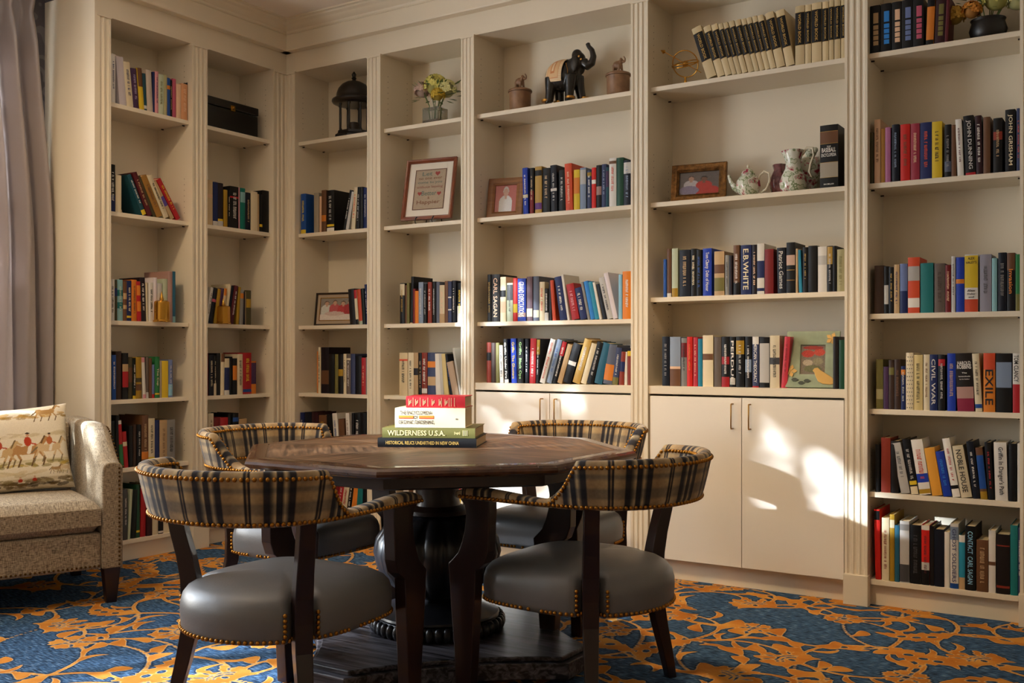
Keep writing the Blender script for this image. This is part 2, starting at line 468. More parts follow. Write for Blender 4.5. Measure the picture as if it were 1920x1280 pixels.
1.791 0.034 0.237 0.0 slate|with a white label|||.08-.24:cream
1.830 0.031 0.206 0.0 cream|with red lines|*|redorange|
1.863 0.023 0.169 0.0 black|with white lettering|*|white|0-.25:palegrey
1.887 0.018 0.209 0.0 plumblack||||
1.911 0.020 0.212 -4.3 redorange||||
1.955 0.041 0.229 -8.7 navy|with white lettering|*|white|
1.999 0.013 0.241 -9.2 white|thin|||
2.027 0.043 0.189 -10.7 red|with gold lettering|*|pink|
2.078 0.038 0.167 -12.0 navy|with white lettering|*|white|
2.120 0.014 0.198 -12.3 grey||||
2.137 0.023 0.201 -11.9 skyblue||||
2.163 0.024 0.196 -12.2 tealblue||||
2.189 0.013 0.195 -12.0 white|thin|||
2.207 0.022 0.185 -12.7 navyblack||||
2.233 0.031 0.218 -13.8 palegrey|with black lettering|*|black|
2.268 0.025 0.240 -13.5 lilacwhite||||
2.296 0.019 0.225 0.0 paleblue||||
2.318 0.051 0.240 0.0 brightorange|with white lettering|*|white|
@B3d 0.945
1.491 0.028 0.220 0.0 redbrown|with a dark label|||.55-.75:black
1.521 0.031 0.218 0.0 darkbrown||||
1.555 0.021 0.218 0.0 olive||||
1.580 0.023 0.204 -1.8 white|with black lettering|*|black|0-.08:white
1.609 0.025 0.238 -2.3 black|titled Griffin Under Fire|Griffin Under Fire|white|0-.08:white
1.653 0.033 0.240 -1.3 royalblue|titled Griffin The Ghosters|Griffin  The Ghosters|yellow|
1.692 0.039 0.240 0.0 black|titled Griffin Black Ops|Griffin  Black Ops|palelime|
1.740 0.023 0.237 0.0 navyblack|with white lettering|*|white|
1.802 0.036 0.239 1.7 red|with white lettering|*|white|
1.828 0.019 0.237 1.8 black|with a gold top|*|white|.65-.98:mustard
1.861 0.030 0.241 16.3 white|titled Final Justice|Griffin  Final Justice|redorange|
1.901 0.028 0.238 16.5 bluegrey|with red and blue lettering|*|blue|
1.933 0.026 0.230 16.3 black|with a red top|*|white|.65-.98:red
1.966 0.028 0.212 17.5 tan||||
2.019 0.045 0.214 17.0 black|with a white blot|||.45-.55:white
2.071 0.042 0.237 17.9 gold|with pale lettering|*|palegrey|
2.109 0.031 0.215 17.3 cream||||
2.149 0.036 0.221 16.2 black|with grey lettering|*|palegrey|
2.199 0.043 0.214 13.5 blueteal||||
2.256 0.050 0.203 8.9 slate|with orange clouds|||.1-.5:orange
2.292 0.032 0.188 7.4 slatenavy|with pale lettering|*|palegrey|0-.2:olive
2.324 0.027 0.168 3.9 redbrown||||.4-.7:navy
2.327 0.016 0.168 0.0 white||||
2.345 0.024 0.172 0.0 redbrown|with a yellow top|||.85-1:yellow
@B4a 2.418
2.768 0.048 0.265 -17.5 ency||WORLD BOOK|gold|E
2.822 0.035 0.261 -16.5 ency||WORLD BOOK|gold|E
2.861 0.030 0.263 -16.0 ency||WORLD BOOK|gold|E
2.894 0.021 0.262 -15.7 ency||WORLD BOOK|gold|E
2.918 0.022 0.263 -15.6 ency||WORLD BOOK|gold|E
2.944 0.025 0.263 -15.0 ency||WORLD BOOK|gold|E
2.972 0.027 0.264 -14.9 ency||WORLD BOOK|gold|E
3.002 0.022 0.263 -14.4 ency||WORLD BOOK|gold|E
3.028 0.023 0.264 -14.5 ency||WORLD BOOK|gold|E
3.054 0.022 0.265 -13.9 ency||WORLD BOOK|gold|E
3.079 0.026 0.264 -13.9 ency||WORLD BOOK|gold|E
3.109 0.039 0.266 -12.2 ency||WORLD BOOK|gold|E
3.153 0.039 0.267 -10.8 ency||WORLD BOOK|gold|E
3.194 0.042 0.269 0.0 ency||WORLD BOOK|gold|E
3.239 0.027 0.267 0.0 ency||WORLD BOOK|gold|E
3.269 0.044 0.269 0.0 ency||WORLD BOOK|gold|E
3.316 0.027 0.267 0.0 ency||WORLD BOOK|gold|E
3.347 0.020 0.268 0.0 ency||WORLD BOOK|gold|E
3.370 0.026 0.267 0.0 ency||WORLD BOOK|gold|E
3.400 0.020 0.265 0.0 ency||WORLD BOOK|gold|E
@B4b 1.848
3.306 0.080 0.281 0.0 black|titled The Baseball Encyclopedia|#BASE|white|.70-.705:gold,.705-.895:brown,.895-.9:gold,.16-.165:gold,.165-.40:greytan,.40-.405:gold
@B4c 1.380
2.541 0.016 0.187 0.0 blue||||
2.561 0.022 0.237 0.0 brown|with orange spots|||0-.08:white
2.587 0.031 0.237 0.0 palegreen|with a yellow foot|||0-.18:mustard
2.626 0.055 0.227 0.0 navyblack|with gold lettering|*|tan|
2.685 0.027 0.230 0.0 black|with cream lettering|*|cream|
2.714 0.025 0.224 0.0 black|with blue lettering|*|blue|
2.746 0.044 0.228 0.0 royalblue|titled Tom Clancy Debt of Honor|Tom Clancy  Debt of Honor|white|
2.805 0.050 0.210 0.0 tan|with a painted street scene|||.1-.4:olive,.5-.7:brown
2.860 0.018 0.190 0.0 grey|slim|*|black|
2.880 0.015 0.187 0.0 plumblack||||
2.899 0.030 0.235 0.0 brown|with white lettering|*|white|0-.25:black
2.935 0.051 0.233 0.0 navy|titled E.B. WHITE|E.B.WHITE|cream|
2.990 0.022 0.232 0.0 plumblack|with salmon lettering|*|peach|
3.014 0.034 0.235 0.0 white|with navy bands|||.06-.12:navy,.32-.66:navy
3.052 0.041 0.207 0.0 darkred||||
3.113 0.039 0.210 -1.2 navyblack|titled Patriot Games|Patriot Games|palegrey|
3.154 0.039 0.232 0.0 black|with a portrait on the spine|||.55-.75:portrait,.25-.26:gold,.45-.46:gold
3.196 0.010 0.202 0.0 tan||||
3.211 0.014 0.196 -2.3 tealblue|slim|||
3.229 0.022 0.206 0.0 black|with gold lettering|*|gold|
3.254 0.038 0.211 0.0 black||||
3.296 0.040 0.205 0.0 white|with a grey roundel|||.6-.8:palegrey
3.339 0.023 0.206 0.0 black|with a gold top|*|palegrey|.6-.98:gold
3.364 0.014 0.205 0.0 black||||
3.381 0.033 0.188 0.0 paleolive||*|olive|
@B4d 0.945
2.534 0.037 0.242 0.0 navyblack|with grey lettering|*|grey|
2.577 0.055 0.240 0.0 skygrey|with a brown landscape foot|||0-.35:brown,.35-.4:peach
2.635 0.029 0.234 0.0 grey|with a dark red title band|*|black|.6-.9:darkred
2.666 0.028 0.240 0.0 brightred|with gold lettering|*|orange|
2.696 0.023 0.237 0.0 redpink|with pale lettering|*|peach|
2.723 0.021 0.230 0.0 tealblue||||
2.747 0.052 0.246 0.0 cream|with a dark photo band|||.52-.64:brown
2.802 0.036 0.238 0.0 greybrown||||
2.841 0.038 0.239 0.0 black|with red bands|*|white|.45-.6:red,0-.2:red
2.882 0.026 0.238 0.0 black|titled PERDUE|PERDUE|white|.05-.18:palegrey
2.913 0.039 0.239 0.0 black|with a yellow emblem|*|palegrey|.65-.92:mustard
2.957 0.030 0.238 0.0 black|with white and blue lettering|*|white|.3-.55:bluegrey
2.993 0.030 0.237 0.0 slatenavy|titled American Theocracy|AMERICAN THEOCRACY|white|.85-1:white,0-.03:red
3.026 0.046 0.234 0.0 black|with a silver panel|||.1-.88:palegrey,.25-.7:redgrey
3.075 0.045 0.241 0.0 cream|with a black bear|*|black|.45-.58:darkgrey
3.154 0.026 0.236 4.1 redpink|with dark lettering|*|darkred|
3.364 0.023 0.234 0.0 brownblack||||
3.391 0.023 0.219 0.0 darkgreen||||
@B5a 2.418
3.525 0.042 0.209 0.0 black|with tan panels|||P:tan
3.569 0.043 0.210 0.0 black|with blue panels|||P:skyblue
3.616 0.040 0.209 0.0 black|with brown panels|||P:peach
3.658 0.044 0.209 0.0 black|with pale blue panels|||P:slateblue
3.704 0.042 0.207 0.0 black|with rose panels|||P:rose
3.785 0.030 0.201 2.3 orange|with a cream emblem|||0-.1:black,.8-1:black
3.827 0.038 0.197 2.3 maroonblack|with olive panels|||P:olive
3.842 0.013 0.194 2.5 maroon|slim|||
@B5b 1.848
3.525 0.014 0.226 0.0 darkolive||||
3.543 0.025 0.279 0.0 peach||*|brown|
3.570 0.017 0.237 0.0 ochre||||
3.589 0.022 0.239 0.0 mauvepink||||
3.617 0.029 0.248 0.0 navyblack|with pale lettering|*|bluegrey|
3.652 0.039 0.244 0.0 brightred|with gold lettering|*|brown|
3.694 0.036 0.242 0.0 darkrose|with pale lettering|*|peach|
3.733 0.046 0.241 0.0 navy|with red lettering|*|redorange|
3.780 0.040 0.239 0.0 yellow|with black lettering|*|black|
3.829 0.026 0.222 0.0 black||*|grey|.1-.3:slate
3.857 0.019 0.217 0.0 brown||||
3.881 0.024 0.238 -2.2 white|with dark lettering|*|maroon|
3.912 0.039 0.249 -2.4 black|with a yellow dot and red foot|JOHN DUNNING|palegrey|0-.04:red
3.954 0.024 0.244 -1.4 maroonblack|with white lettering|*|white|
3.980 0.026 0.234 0.0 brown||||
4.017 0.034 0.225 0.0 black|with an orange title|*|tan|.6-.75:redbrown
4.062 0.037 0.254 0.0 black|titled JOHN GRISHAM|JOHN GRISHAM|cream|
4.104 0.013 0.255 0.0 slatenavy|with red lettering|*|redorange|
@B5c 1.277
3.543 0.039 0.211 0.0 darkbrown||||
3.584 0.018 0.206 0.0 black|with a white streak|||.2-.6:palegrey
3.604 0.020 0.202 0.0 black|with yellow lettering|*|gold|
3.625 0.022 0.212 0.0 tan|with navy lettering|*|navy|
3.650 0.030 0.214 0.0 slateblue|with a dark foot|||0-.45:navy
3.683 0.047 0.239 0.0 redorange|with a photo and white label|||.58-.84:photo,.1-.27:white
3.734 0.051 0.212 0.0 teal||||
3.790 0.041 0.208 0.0 greybrown|with a dark title|*|darkbrown|
3.833 0.022 0.200 0.0 darkred|with pale lettering|*|peach|
3.857 0.015 0.236 0.0 palegrey|with black lettering|*|darkgrey|
3.874 0.032 0.230 0.0 royalblue|with an orange maple leaf|||.52-.6:orange
3.908 0.051 0.240 0.0 white|titled ALEX HALEY'S|#HALEY|black|0-.22:redorange,.42-.98:yellow,.45-.82:brown
3.966 0.044 0.237 0.0 greylilac|with a small title|*|darkgrey|
4.012 0.019 0.220 0.0 paleteal||||
4.036 0.030 0.241 0.0 navyblack|with small lettering|*|grey|
4.069 0.029 0.238 0.0 black|titled Invasion|Invasion|orange|.7-1:brown
4.100 0.016 0.231 0.0 green||||0-.3:olive
@B5d 0.861
3.550 0.029 0.217 0.0 olive||||.2-.4:paleolive
3.581 0.021 0.185 0.0 plum||||
3.604 0.021 0.214 0.0 darkbrown||||.7-.85:olive
3.627 0.025 0.217 0.0 darkbrown|with gold lettering|*|brown|
3.654 0.018 0.188 0.0 navy|with an orange label|*|palegrey|.8-.92:orange
3.675 0.030 0.246 0.0 cream|with black dots|||D
3.706 0.036 0.237 0.0 creamyellow|titled GREEK MAFIA'S BLOOD|*|darkolive|
3.746 0.024 0.238 0.0 cream|with brown lettering|*|brown|
3.771 0.031 0.238 0.0 navy|titled CIVIL WAR|CIVIL WAR|palegrey|
3.805 0.027 0.237 0.0 black|with a red top|*|palegrey|.8-.92:red
3.840 0.033 0.243 0.0 royalblue|with tan lettering|*|tan|
3.880 0.065 0.243 -2.0 brownblack|titled HAROLD ROBBINS|#ROBB|white|0-.32:rosedark,.22-.42:pinkbrown
3.950 0.026 0.242 -3.3 cream|with a blue roundel|*|black|.06-.13:blue
3.980 0.044 0.244 0.0 orange|titled EXILE|EXILE|black|.72-1:redorange
4.028 0.058 0.243 0.0 black|with a blue picture|||.42-.85:bluegrey
4.090 0.026 0.243 0.0 white|titled TOM CLANCY|TOM CLANCY|black|0-.48:red,.1-.2:maroon
@B5e 0.498
3.547 0.018 0.208 0.0 black||||
3.571 0.039 0.238 0.0 redbrown||||
3.613 0.031 0.226 0.0 brownblack||||
3.655 0.037 0.219 -10.5 palegrey|with small lettering|*|darkgrey|
3.697 0.029 0.238 -9.3 black|with a yellow sticker|*|palegrey|.17-.24:yellow,0-.14:cream
3.730 0.046 0.236 -8.9 white|with a blue disc|*|redorange|.22-.38:royalblue,.02-.1:mustard
3.781 0.041 0.203 -9.4 orangeyellow||||
3.826 0.032 0.191 -9.7 royalblue|with pale lettering|*|skyblue|
3.862 0.029 0.248 -9.9 white|with red lettering|*|red|.14-.2:black
3.895 0.042 0.218 -9.6 cream|titled NOBLE HOUSE|NOBLE HOUSE|black|
3.941 0.027 0.238 -6.6 navyblack|with white lettering|*|white|
3.970 0.026 0.214 -5.6 brown|with a blue stripe|||.2-.85:blue,0-.15:mustard
3.999 0.023 0.237 -3.8 black|with red flecks|*|red|
4.025 0.047 0.239 -1.6 white|titled Griffin In Danger's Path|Griffin In Danger's Path|black|
4.075 0.027 0.237 0.0 black||||
4.107 0.011 0.238 0.0 white|slim|||
@B5f 0.115
3.547 0.023 0.306 -1.2 brightred|with a black top|||.85-.98:black
3.575 0.030 0.273 0.0 cream|with brown lettering|*|redbrown|
3.608 0.019 0.290 0.0 mustard||||.8-.92:cream
3.629 0.018 0.245 0.0 blueteal||||
3.650 0.038 0.266 0.0 palegrey|with a dark figure|||.02-.3:darkgrey,.85-.95:grey
3.691 0.044 0.252 0.0 black||*|darkgrey|
3.737 0.032 0.255 0.0 brightred|with a black foot|*|maroon|0-.25:black,.25-.38:palegrey,.92-1:white
3.772 0.015 0.254 0.0 brownblack||||
3.789 0.038 0.243 0.0 navyblack||||
3.829 0.020 0.234 0.0 white||||
3.852 0.032 0.273 0.0 white|titled GHOST SOLDIERS|GHOST SOLDIERS|slatenavy|0-.08:blue,.75-.95:bluegrey
3.886 0.023 0.227 0.0 tealblue|with a tan foot|||0-.22:tan,.87-1:white
3.911 0.039 0.268 0.0 black|titled CONTACT CARL SAGAN|CONTACT  CARL SAGAN|paleblue|
3.954 0.044 0.215 0.0 brown|with fine gold lines|*|tan|
4.000 0.026 0.258 0.0 white|with a brown band|||.44-.5:brown
4.029 0.050 0.245 0.0 brownblack|with small lettering|||.8-.82:redbrown,.1-.14:redbrown
4.081 0.027 0.286 0.0 teal||||
4.110 0.008 0.278 0.0 slatenavy|with white lettering|*|white|
"""
# ------------------------------------------------------------------ camera
cam=bpy.data.cameras.new('camera'); co=bpy.data.objects.new('camera',cam); COL.objects.link(co); SC.camera=co
cam.sensor_width=36; cam.lens=36*1896/1920; cam.shift_y=.0125; cam.clip_start=.05
co.location=(4.595,-4.562,1.1); co.rotation_euler=(PI/2,0,math.asin(.5392))

X0,X1,Y0,Y1,ZC=-.415,6.3,-5.9,.33,3.14
# ------------------------------------------------------------------ carpet: a figured pile, blue ground with orange scrolling flowers
def carpet():
    def axis(a,f0,f1,b,fine,coarse):
        return np.unique(np.concatenate([np.arange(a,f0,coarse),np.arange(max(a,f0),f1,fine),np.arange(f1,b,coarse),[a,b]]))
    xs=axis(X0,X0,4.75,X1,.0092,.05); ys=axis(Y0,-3.9,.08,Y1,.0092,.05)
    GX,GY=np.meshgrid(xs,ys); P=np.full(GX.shape,9.0); H=np.full(GX.shape,9.0)
    rg=random.Random(11)
    def win(cx,cy,r):
        i0,i1=np.searchsorted(xs,(cx-r,cx+r)); j0,j1=np.searchsorted(ys,(cy-r,cy+r))
        return (slice(j0,j1),slice(i0,i1)) if i1>i0 and j1>j0 else None
    def petal(P_,cx,cy,a,Ln,W,bend=0,se=0,pw=.8,off=0):
        w=win(cx,cy,Ln*1.15+off)
        if w is None: return
        dx=GX[w]-cx; dy=GY[w]-cy; u=(dx*math.cos(a)+dy*math.sin(a)-off)/Ln; v=-dx*math.sin(a)+dy*math.cos(a)-bend*Ln*np.sin(PI*np.clip(u,0,1)*.9)
        uu=np.clip(u,0,1); wd=W*np.sin(PI*uu**pw)**.75
        if se: wd=wd*(.74+.42*((uu*se)%1))
        d=np.abs(v)-wd; d=np.where((u<0)|(u>1),.05,d); P_[w]=np.minimum(P_[w],d)
    def disc(P_,cx,cy,rx,ry,a):
        w=win(cx,cy,max(rx,ry)*1.4)
        if w is None: return
        dx=GX[w]-cx; dy=GY[w]-cy; u=dx*math.cos(a)+dy*math.sin(a); v=-dx*math.sin(a)+dy*math.cos(a)
        P_[w]=np.minimum(P_[w],(np.hypot(u/rx,v/ry)-1)*min(rx,ry))
    def arc(P_,cx,cy,r,a0,a1,wd):
        w=win(cx,cy,r*1.3)
        if w is None: return
        dx=GX[w]-cx; dy=GY[w]-cy; t=(np.arctan2(dy,dx)-a0)%(2*PI); d=np.abs(np.hypot(dx,dy)-r)-wd
        P_[w]=np.minimum(P_[w],np.where(t<(a1-a0),d,.05))
    def rosette(cx,cy,R,n,ph):
        w=win(cx,cy,R*1.4)
        if w is None: return
        dx=GX[w]-cx; dy=GY[w]-cy; r=np.hypot(dx,dy); th=np.arctan2(dy,dx)+ph
        P[w]=np.minimum(P[w],(r-R*(.80+.17*np.abs(np.cos(n*th/2))**.7+.06*np.cos(3*n*th)))*.7)
        for k in range(n):
            a=-ph+2*PI*(k+.5)/n; disc(H,cx+R*.55*math.cos(a),cy+R*.55*math.sin(a),R*.17,R*.075,a)
        disc(H,cx,cy,R*.14,R*.14,0); arc(H,cx,cy,R*.30,0,2*PI-.8,R*.035)
    def palmette(cx,cy,R,a):
        for k,(da,l) in enumerate(((-1.25,.75),(-.85,.95),(-.42,1.1),(0,1.2),(.42,1.1),(.85,.95),(1.25,.75))):
            petal(P,cx,cy,a+da,R*l,R*.19,bend=.10*(-1 if da<0 else 1),pw=1.25,se=4)
        disc(P,cx+R*.22*math.cos(a),cy+R*.22*math.sin(a),R*.42,R*.40,a)
        for r_,wd in ((.30,.028),(.44,.024)): arc(H,cx+R*.05*math.cos(a),cy+R*.05*math.sin(a),R*r_,a-1.15,a+1.15,R*wd)
        for da in (-.62,-.2,.2,.62): disc(H,cx+R*.72*math.cos(a+da),cy+R*.72*math.sin(a+da),R*.13,R*.035,a+da)
        disc(H,cx+R*.14*math.cos(a),cy+R*.14*math.sin(a),R*.10,R*.07,a)
        for sg in (-1,1):   # curling calyx
            petal(P,cx-R*.15*math.cos(a),cy-R*.15*math.sin(a),a+sg*1.9,R*.7,R*.12,bend=-.35*sg)
    def acanthus(cx,cy,a,Ln,W,bd):
        petal(P,cx,cy,a,Ln,W,bend=bd,se=7,pw=.75)
        for t in (.3,.5,.68):
            v=bd*Ln*math.sin(PI*t*.9); disc(H,cx+Ln*t*math.cos(a)-v*math.sin(a),cy+Ln*t*math.sin(a)+v*math.cos(a),Ln*.06,W*.22,a+.3)
    def bez(p0,p1,p2,t): return ((1-t)**2*p0[0]+2*t*(1-t)*p1[0]+t*t*p2[0],(1-t)**2*p0[1]+2*t*(1-t)*p1[1]+t*t*p2[1])
    def vine(p0,p1,p2,wd):
        for t in np.linspace(0,1,46):
            x,y=bez(p0,p1,p2,t); w=win(x,y,.05)
            if w is None: continue
            P[w]=np.minimum(P[w],np.hypot(GX[w]-x,GY[w]-y)-wd*(1-.35*t))
    C={}
    S=.39
    ni=int((X1-X0)/S)+3; nj=int((Y1-Y0)/(S*.8))+3
    for i in range(-1,ni):
        for j in range(-1,nj):
            C[i,j]=(X0+(i+.5*(j%2))*S+rg.uniform(-.07,.07),Y0+j*S*.8+rg.uniform(-.06,.06))
    for (i,j),c in C.items():
        a=rg.uniform(0,6.28)
        if (i+2*j)%3==0: palmette(c[0],c[1],rg.uniform(.135,.165),a)
        elif (i+2*j)%3==1: rosette(c[0],c[1],rg.uniform(.075,.10),rg.choice([5,6]),a)
        else: acanthus(c[0],c[1],a,rg.uniform(.26,.34),rg.uniform(.05,.066),rg.choice((-1,1))*rg.uniform(.15,.3))
        for d in ((1,0),(0,1),(-1,1)):
            q=C.get((i+d[0],j+d[1]))
            if q is None or rg.random()<.22: continue
            mx,my=(c[0]+q[0])/2,(c[1]+q[1])/2; ex,ey=q[0]-c[0],q[1]-c[1]; sg=rg.choice((-1,1))*rg.uniform(.35,.8)
            m=(mx-ey*sg,my+ex*sg); vine(c,m,q,.0105)
            for t in (.3,.5,.7):
                x,y=bez(c,m,q,t); x2,y2=bez(c,m,q,t+.05); ta=math.atan2(y2-y,x2-x)+rg.choice((-1,1))*rg.uniform(.5,1.0)
                if rg.random()<.45: petal(P,x,y,ta,rg.uniform(.10,.14),rg.uniform(.024,.034),bend=rg.choice((-.25,.25)),pw=1.3)
                else: petal(P,x,y,ta,rg.uniform(.10,.16),.015,bend=rg.choice((-.3,.3)))
    D=np.maximum(P,-H)
    ny,nx=GX.shape
    me=bpy.data.meshes.new('floor')
    vs=np.zeros((ny*nx,3)); vs[:,0]=GX.ravel(); vs[:,1]=GY.ravel()
    idx=np.arange(ny*nx).reshape(ny,nx); fa=np.stack([idx[:-1,:-1],idx[:-1,1:],idx[1:,1:],idx[1:,:-1]],-1).reshape(-1,4)
    me.from_pydata(vs.tolist(),[],fa.tolist())
    at=me.attributes.new('figure','FLOAT','POINT'); at.data.foreach_set('value',D.ravel().astype(np.float32))
    m,nt,b=nodes('figured_carpet')
    a=N(nt,'ShaderNodeAttribute',attribute_name='figure'); tc=N(nt,'ShaderNodeTexCoord')
    wob=N(nt,'ShaderNodeTexNoise'); wob.inputs['Scale'].default_value=45; wob.inputs['Detail'].default_value=2; L(nt,tc.outputs['Object'],wob.inputs['Vector'])
    ad=N(nt,'ShaderNodeMath',operation='MULTIPLY_ADD'); ad.inputs[1].default_value=.006; L(nt,wob.outputs['Fac'],ad.inputs[0])
    sb=N(nt,'ShaderNodeMath',operation='SUBTRACT'); sb.inputs[1].default_value=.003; L(nt,a.outputs['Fac'],sb.inputs[0]); L(nt,sb.outputs[0],ad.inputs[2])
    def ramp(els,interp='LINEAR'):
        r=N(nt,'ShaderNodeValToRGB'); r.color_ramp.interpolation=interp
        while len(r.color_ramp.elements)<len(els): r.color_ramp.elements.new(.5)
        for e,(p,c) in zip(r.color_ramp.elements,els): e.position=p; e.color=(*lin(c),1)
        return r
    # woven blue ground: short cross hatched threads
    mp=N(nt,'ShaderNodeMapping'); mp.inputs['Scale'].default_value=(9,70,1); L(nt,tc.outputs['Object'],mp.inputs['Vector'])
    n1=N(nt,'ShaderNodeTexNoise'); n1.inputs['Scale'].default_value=3.2; n1.inputs['Detail'].default_value=3; L(nt,mp.outputs[0],n1.inputs['Vector'])
    blue=ramp([(.30,h('171d26')),(.45,h('28405c')),(.58,h('44688f')),(.74,h('8fa6bc'))]); L(nt,n1.outputs['Fac'],blue.inputs[0])
    n2=N(nt,'ShaderNodeTexNoise'); n2.inputs['Scale'].default_value=7; n2.inputs['Detail'].default_value=6; L(nt,tc.outputs['Object'],n2.inputs['Vector'])
    org=ramp([(.3,h('a86424')),(.5,h('c27c30')),(.72,h('d49844'))]); L(nt,n2.outputs['Fac'],org.inputs[0])
    mr=N(nt,'ShaderNodeMapRange'); mr.inputs['From Min'].default_value=-.018; mr.inputs['From Max'].default_value=.018; L(nt,ad.outputs[0],mr.inputs['Value'])
    msk=ramp([(0,(1,1,1)),(.44,(0,0,0))],'CONSTANT'); msk.color_ramp.elements[1].position=.44; L(nt,mr.outputs[0],msk.inputs[0])
    mx=N(nt,'ShaderNodeMix',data_type='RGBA'); L(nt,msk.outputs[0],mx.inputs[0]); L(nt,blue.outputs[0],mx.inputs[6]); L(nt,org.outputs[0],mx.inputs[7])
    ed=ramp([(0,(0,0,0)),(.36,(0,0,0)),(.44,(1,1,1)),(.52,(0,0,0))]); L(nt,mr.outputs[0],ed.inputs[0])  # pale rim along the figures, a relief highlight painted into the colour
    m2=N(nt,'ShaderNodeMix',data_type='RGBA'); L(nt,ed.outputs[0],m2.inputs[0]); L(nt,mx.outputs[2],m2.inputs[6]); m2.inputs[7].default_value=(*lin(h('d8a860')),1)
    ed2=ramp([(0,(0,0,0)),(.53,(0,0,0)),(.60,(.9,.9,.9)),(.70,(.5,.5,.5)),(.78,(0,0,0))]); L(nt,mr.outputs[0],ed2.inputs[0])  # dark rim outside the figures, relief shade painted into the ground colour
    m3=N(nt,'ShaderNodeMix',data_type='RGBA'); L(nt,ed2.outputs[0],m3.inputs[0]); L(nt,m2.outputs[2],m3.inputs[6]); m3.inputs[7].default_value=(*lin(h('0e1016')),1)
    L(nt,m3.outputs[2],b.inputs['Base Color']); b.inputs['Roughness'].default_value=.95; b.inputs['Specular IOR Level'].default_value=.1
    hg=N(nt,'ShaderNodeMath',operation='ADD'); n3=N(nt,'ShaderNodeTexNoise'); n3.inputs['Scale'].default_value=350; L(nt,tc.outputs['Object'],n3.inputs['Vector'])
    L(nt,msk.outputs[0],hg.inputs[0]); L(nt,n3.outputs['Fac'],hg.inputs[1])
    bp=N(nt,'ShaderNodeBump'); bp.inputs['Strength'].default_value=.5; bp.inputs['Distance'].default_value=.003; L(nt,hg.outputs[0],bp.inputs['Height']); L(nt,bp.outputs[0],b.inputs['Normal'])
    me.materials.append(m); o=bpy.data.objects.new('floor',me); COL.objects.link(o); struct(o)
carpet()

# ------------------------------------------------------------------ walls, ceiling
def damask():
    m,nt,b=nodes('damask_wallpaper'); tc=N(nt,'ShaderNodeTexCoord'); mp=N(nt,'ShaderNodeMapping'); mp.inputs['Scale'].default_value=(1,3.2,3.2); L(nt,tc.outputs['Object'],mp.inputs['Vector'])
    v=N(nt,'ShaderNodeTexVoronoi',feature='SMOOTH_F1'); v.inputs['Scale'].default_value=3.5; L(nt,mp.outputs[0],v.inputs['Vector'])
    w=N(nt,'ShaderNodeMath',operation='SINE'); ml=N(nt,'ShaderNodeMath',operation='MULTIPLY'); ml.inputs[1].default_value=26; L(nt,v.outputs['Distance'],ml.inputs[0]); L(nt,ml.outputs[0],w.inputs[0])
    r=N(nt,'ShaderNodeValToRGB'); r.color_ramp.elements[0].position=.3; r.color_ramp.elements[1].position=.6; r.color_ramp.elements[0].color=(*lin(h('4c4a52')),1); r.color_ramp.elements[1].color=(*lin(h('6d6a70')),1)
    L(nt,w.outputs[0],r.inputs[0]); L(nt,r.outputs[0],b.inputs['Base Color']); b.inputs['Roughness'].default_value=.5
    return m
DAM=damask()
WALLP=mat('wall_paint',h('cdbb9e'),rough=.8)
def wbox(name,*a,m=WALLP): return struct(MB().box(*a).build(name,m))
wbox('wall_back',X0-.12,X1+.12,Y1,Y1+.12,0,ZC+.1)
wbox('wall_right',X1,X1+.12,Y0,Y1,0,ZC+.1)
wbox('wall_front',X0-.12,X1+.12,Y0-.12,Y0,0,ZC+.1)
ce=wbox('ceiling',X0-.12,X1+.12,Y0-.12,Y1+.12,ZC,ZC+.1,m=CEIL)
# left wall pierced by two tall windows
WIN=[(-3.60,-1.62,.55,2.75),(-5.75,-4.35,.55,2.75)]
mb=MB(); ycuts=[]
for a,b_ in ((Y0,-5.75),(-4.35,-3.60),(-1.62,Y1)): mb.box(X0-.12,X0,a,b_,0,ZC)
for y0,y1,z0,z1 in WIN: mb.box(X0-.12,X0,y0,y1,0,z0); mb.box(X0-.12,X0,y0,y1,z1,ZC)
struct(mb.build('wall_left',DAM))
GL=None
def glass():
    global GL
    if GL: return GL
    m,nt,b=nodes('window_glass'); out=nt.nodes['Material Output']; tr=N(nt,'ShaderNodeBsdfTransparent'); gl=N(nt,'ShaderNodeBsdfGlossy'); gl.inputs['Roughness'].default_value=.02
    mx=N(nt,'ShaderNodeMixShader'); mx.inputs[0].default_value=.06; L(nt,tr.outputs[0],mx.inputs[1]); L(nt,gl.outputs[0],mx.inputs[2]); L(nt,mx.outputs[0],out.inputs['Surface'])
    GL=m; return m
for k,(y0,y1,z0,z1) in enumerate(WIN):
    w=struct(empty('window_%d'%(k+1),(X0-.06,(y0+y1)/2,z0)))
    hw=(y1-y0)/2; H=z1-z0; fr=MB()
    for a,b_ in ((-hw,-hw+.06),(hw-.06,hw),(-.03,.03)): fr.box(-.03,.03,a,b_,0,H)
    for a,b_ in ((0,.06),(H-.06,H),(H*.62-.02,H*.62+.02)): fr.box(-.03,.03,-hw,hw,a,b_)
    fr.build('window_frame',PAINT,w); MB().box(-.004,.004,-hw+.03,hw-.03,.03,H-.03).build('pane',glass(),w)

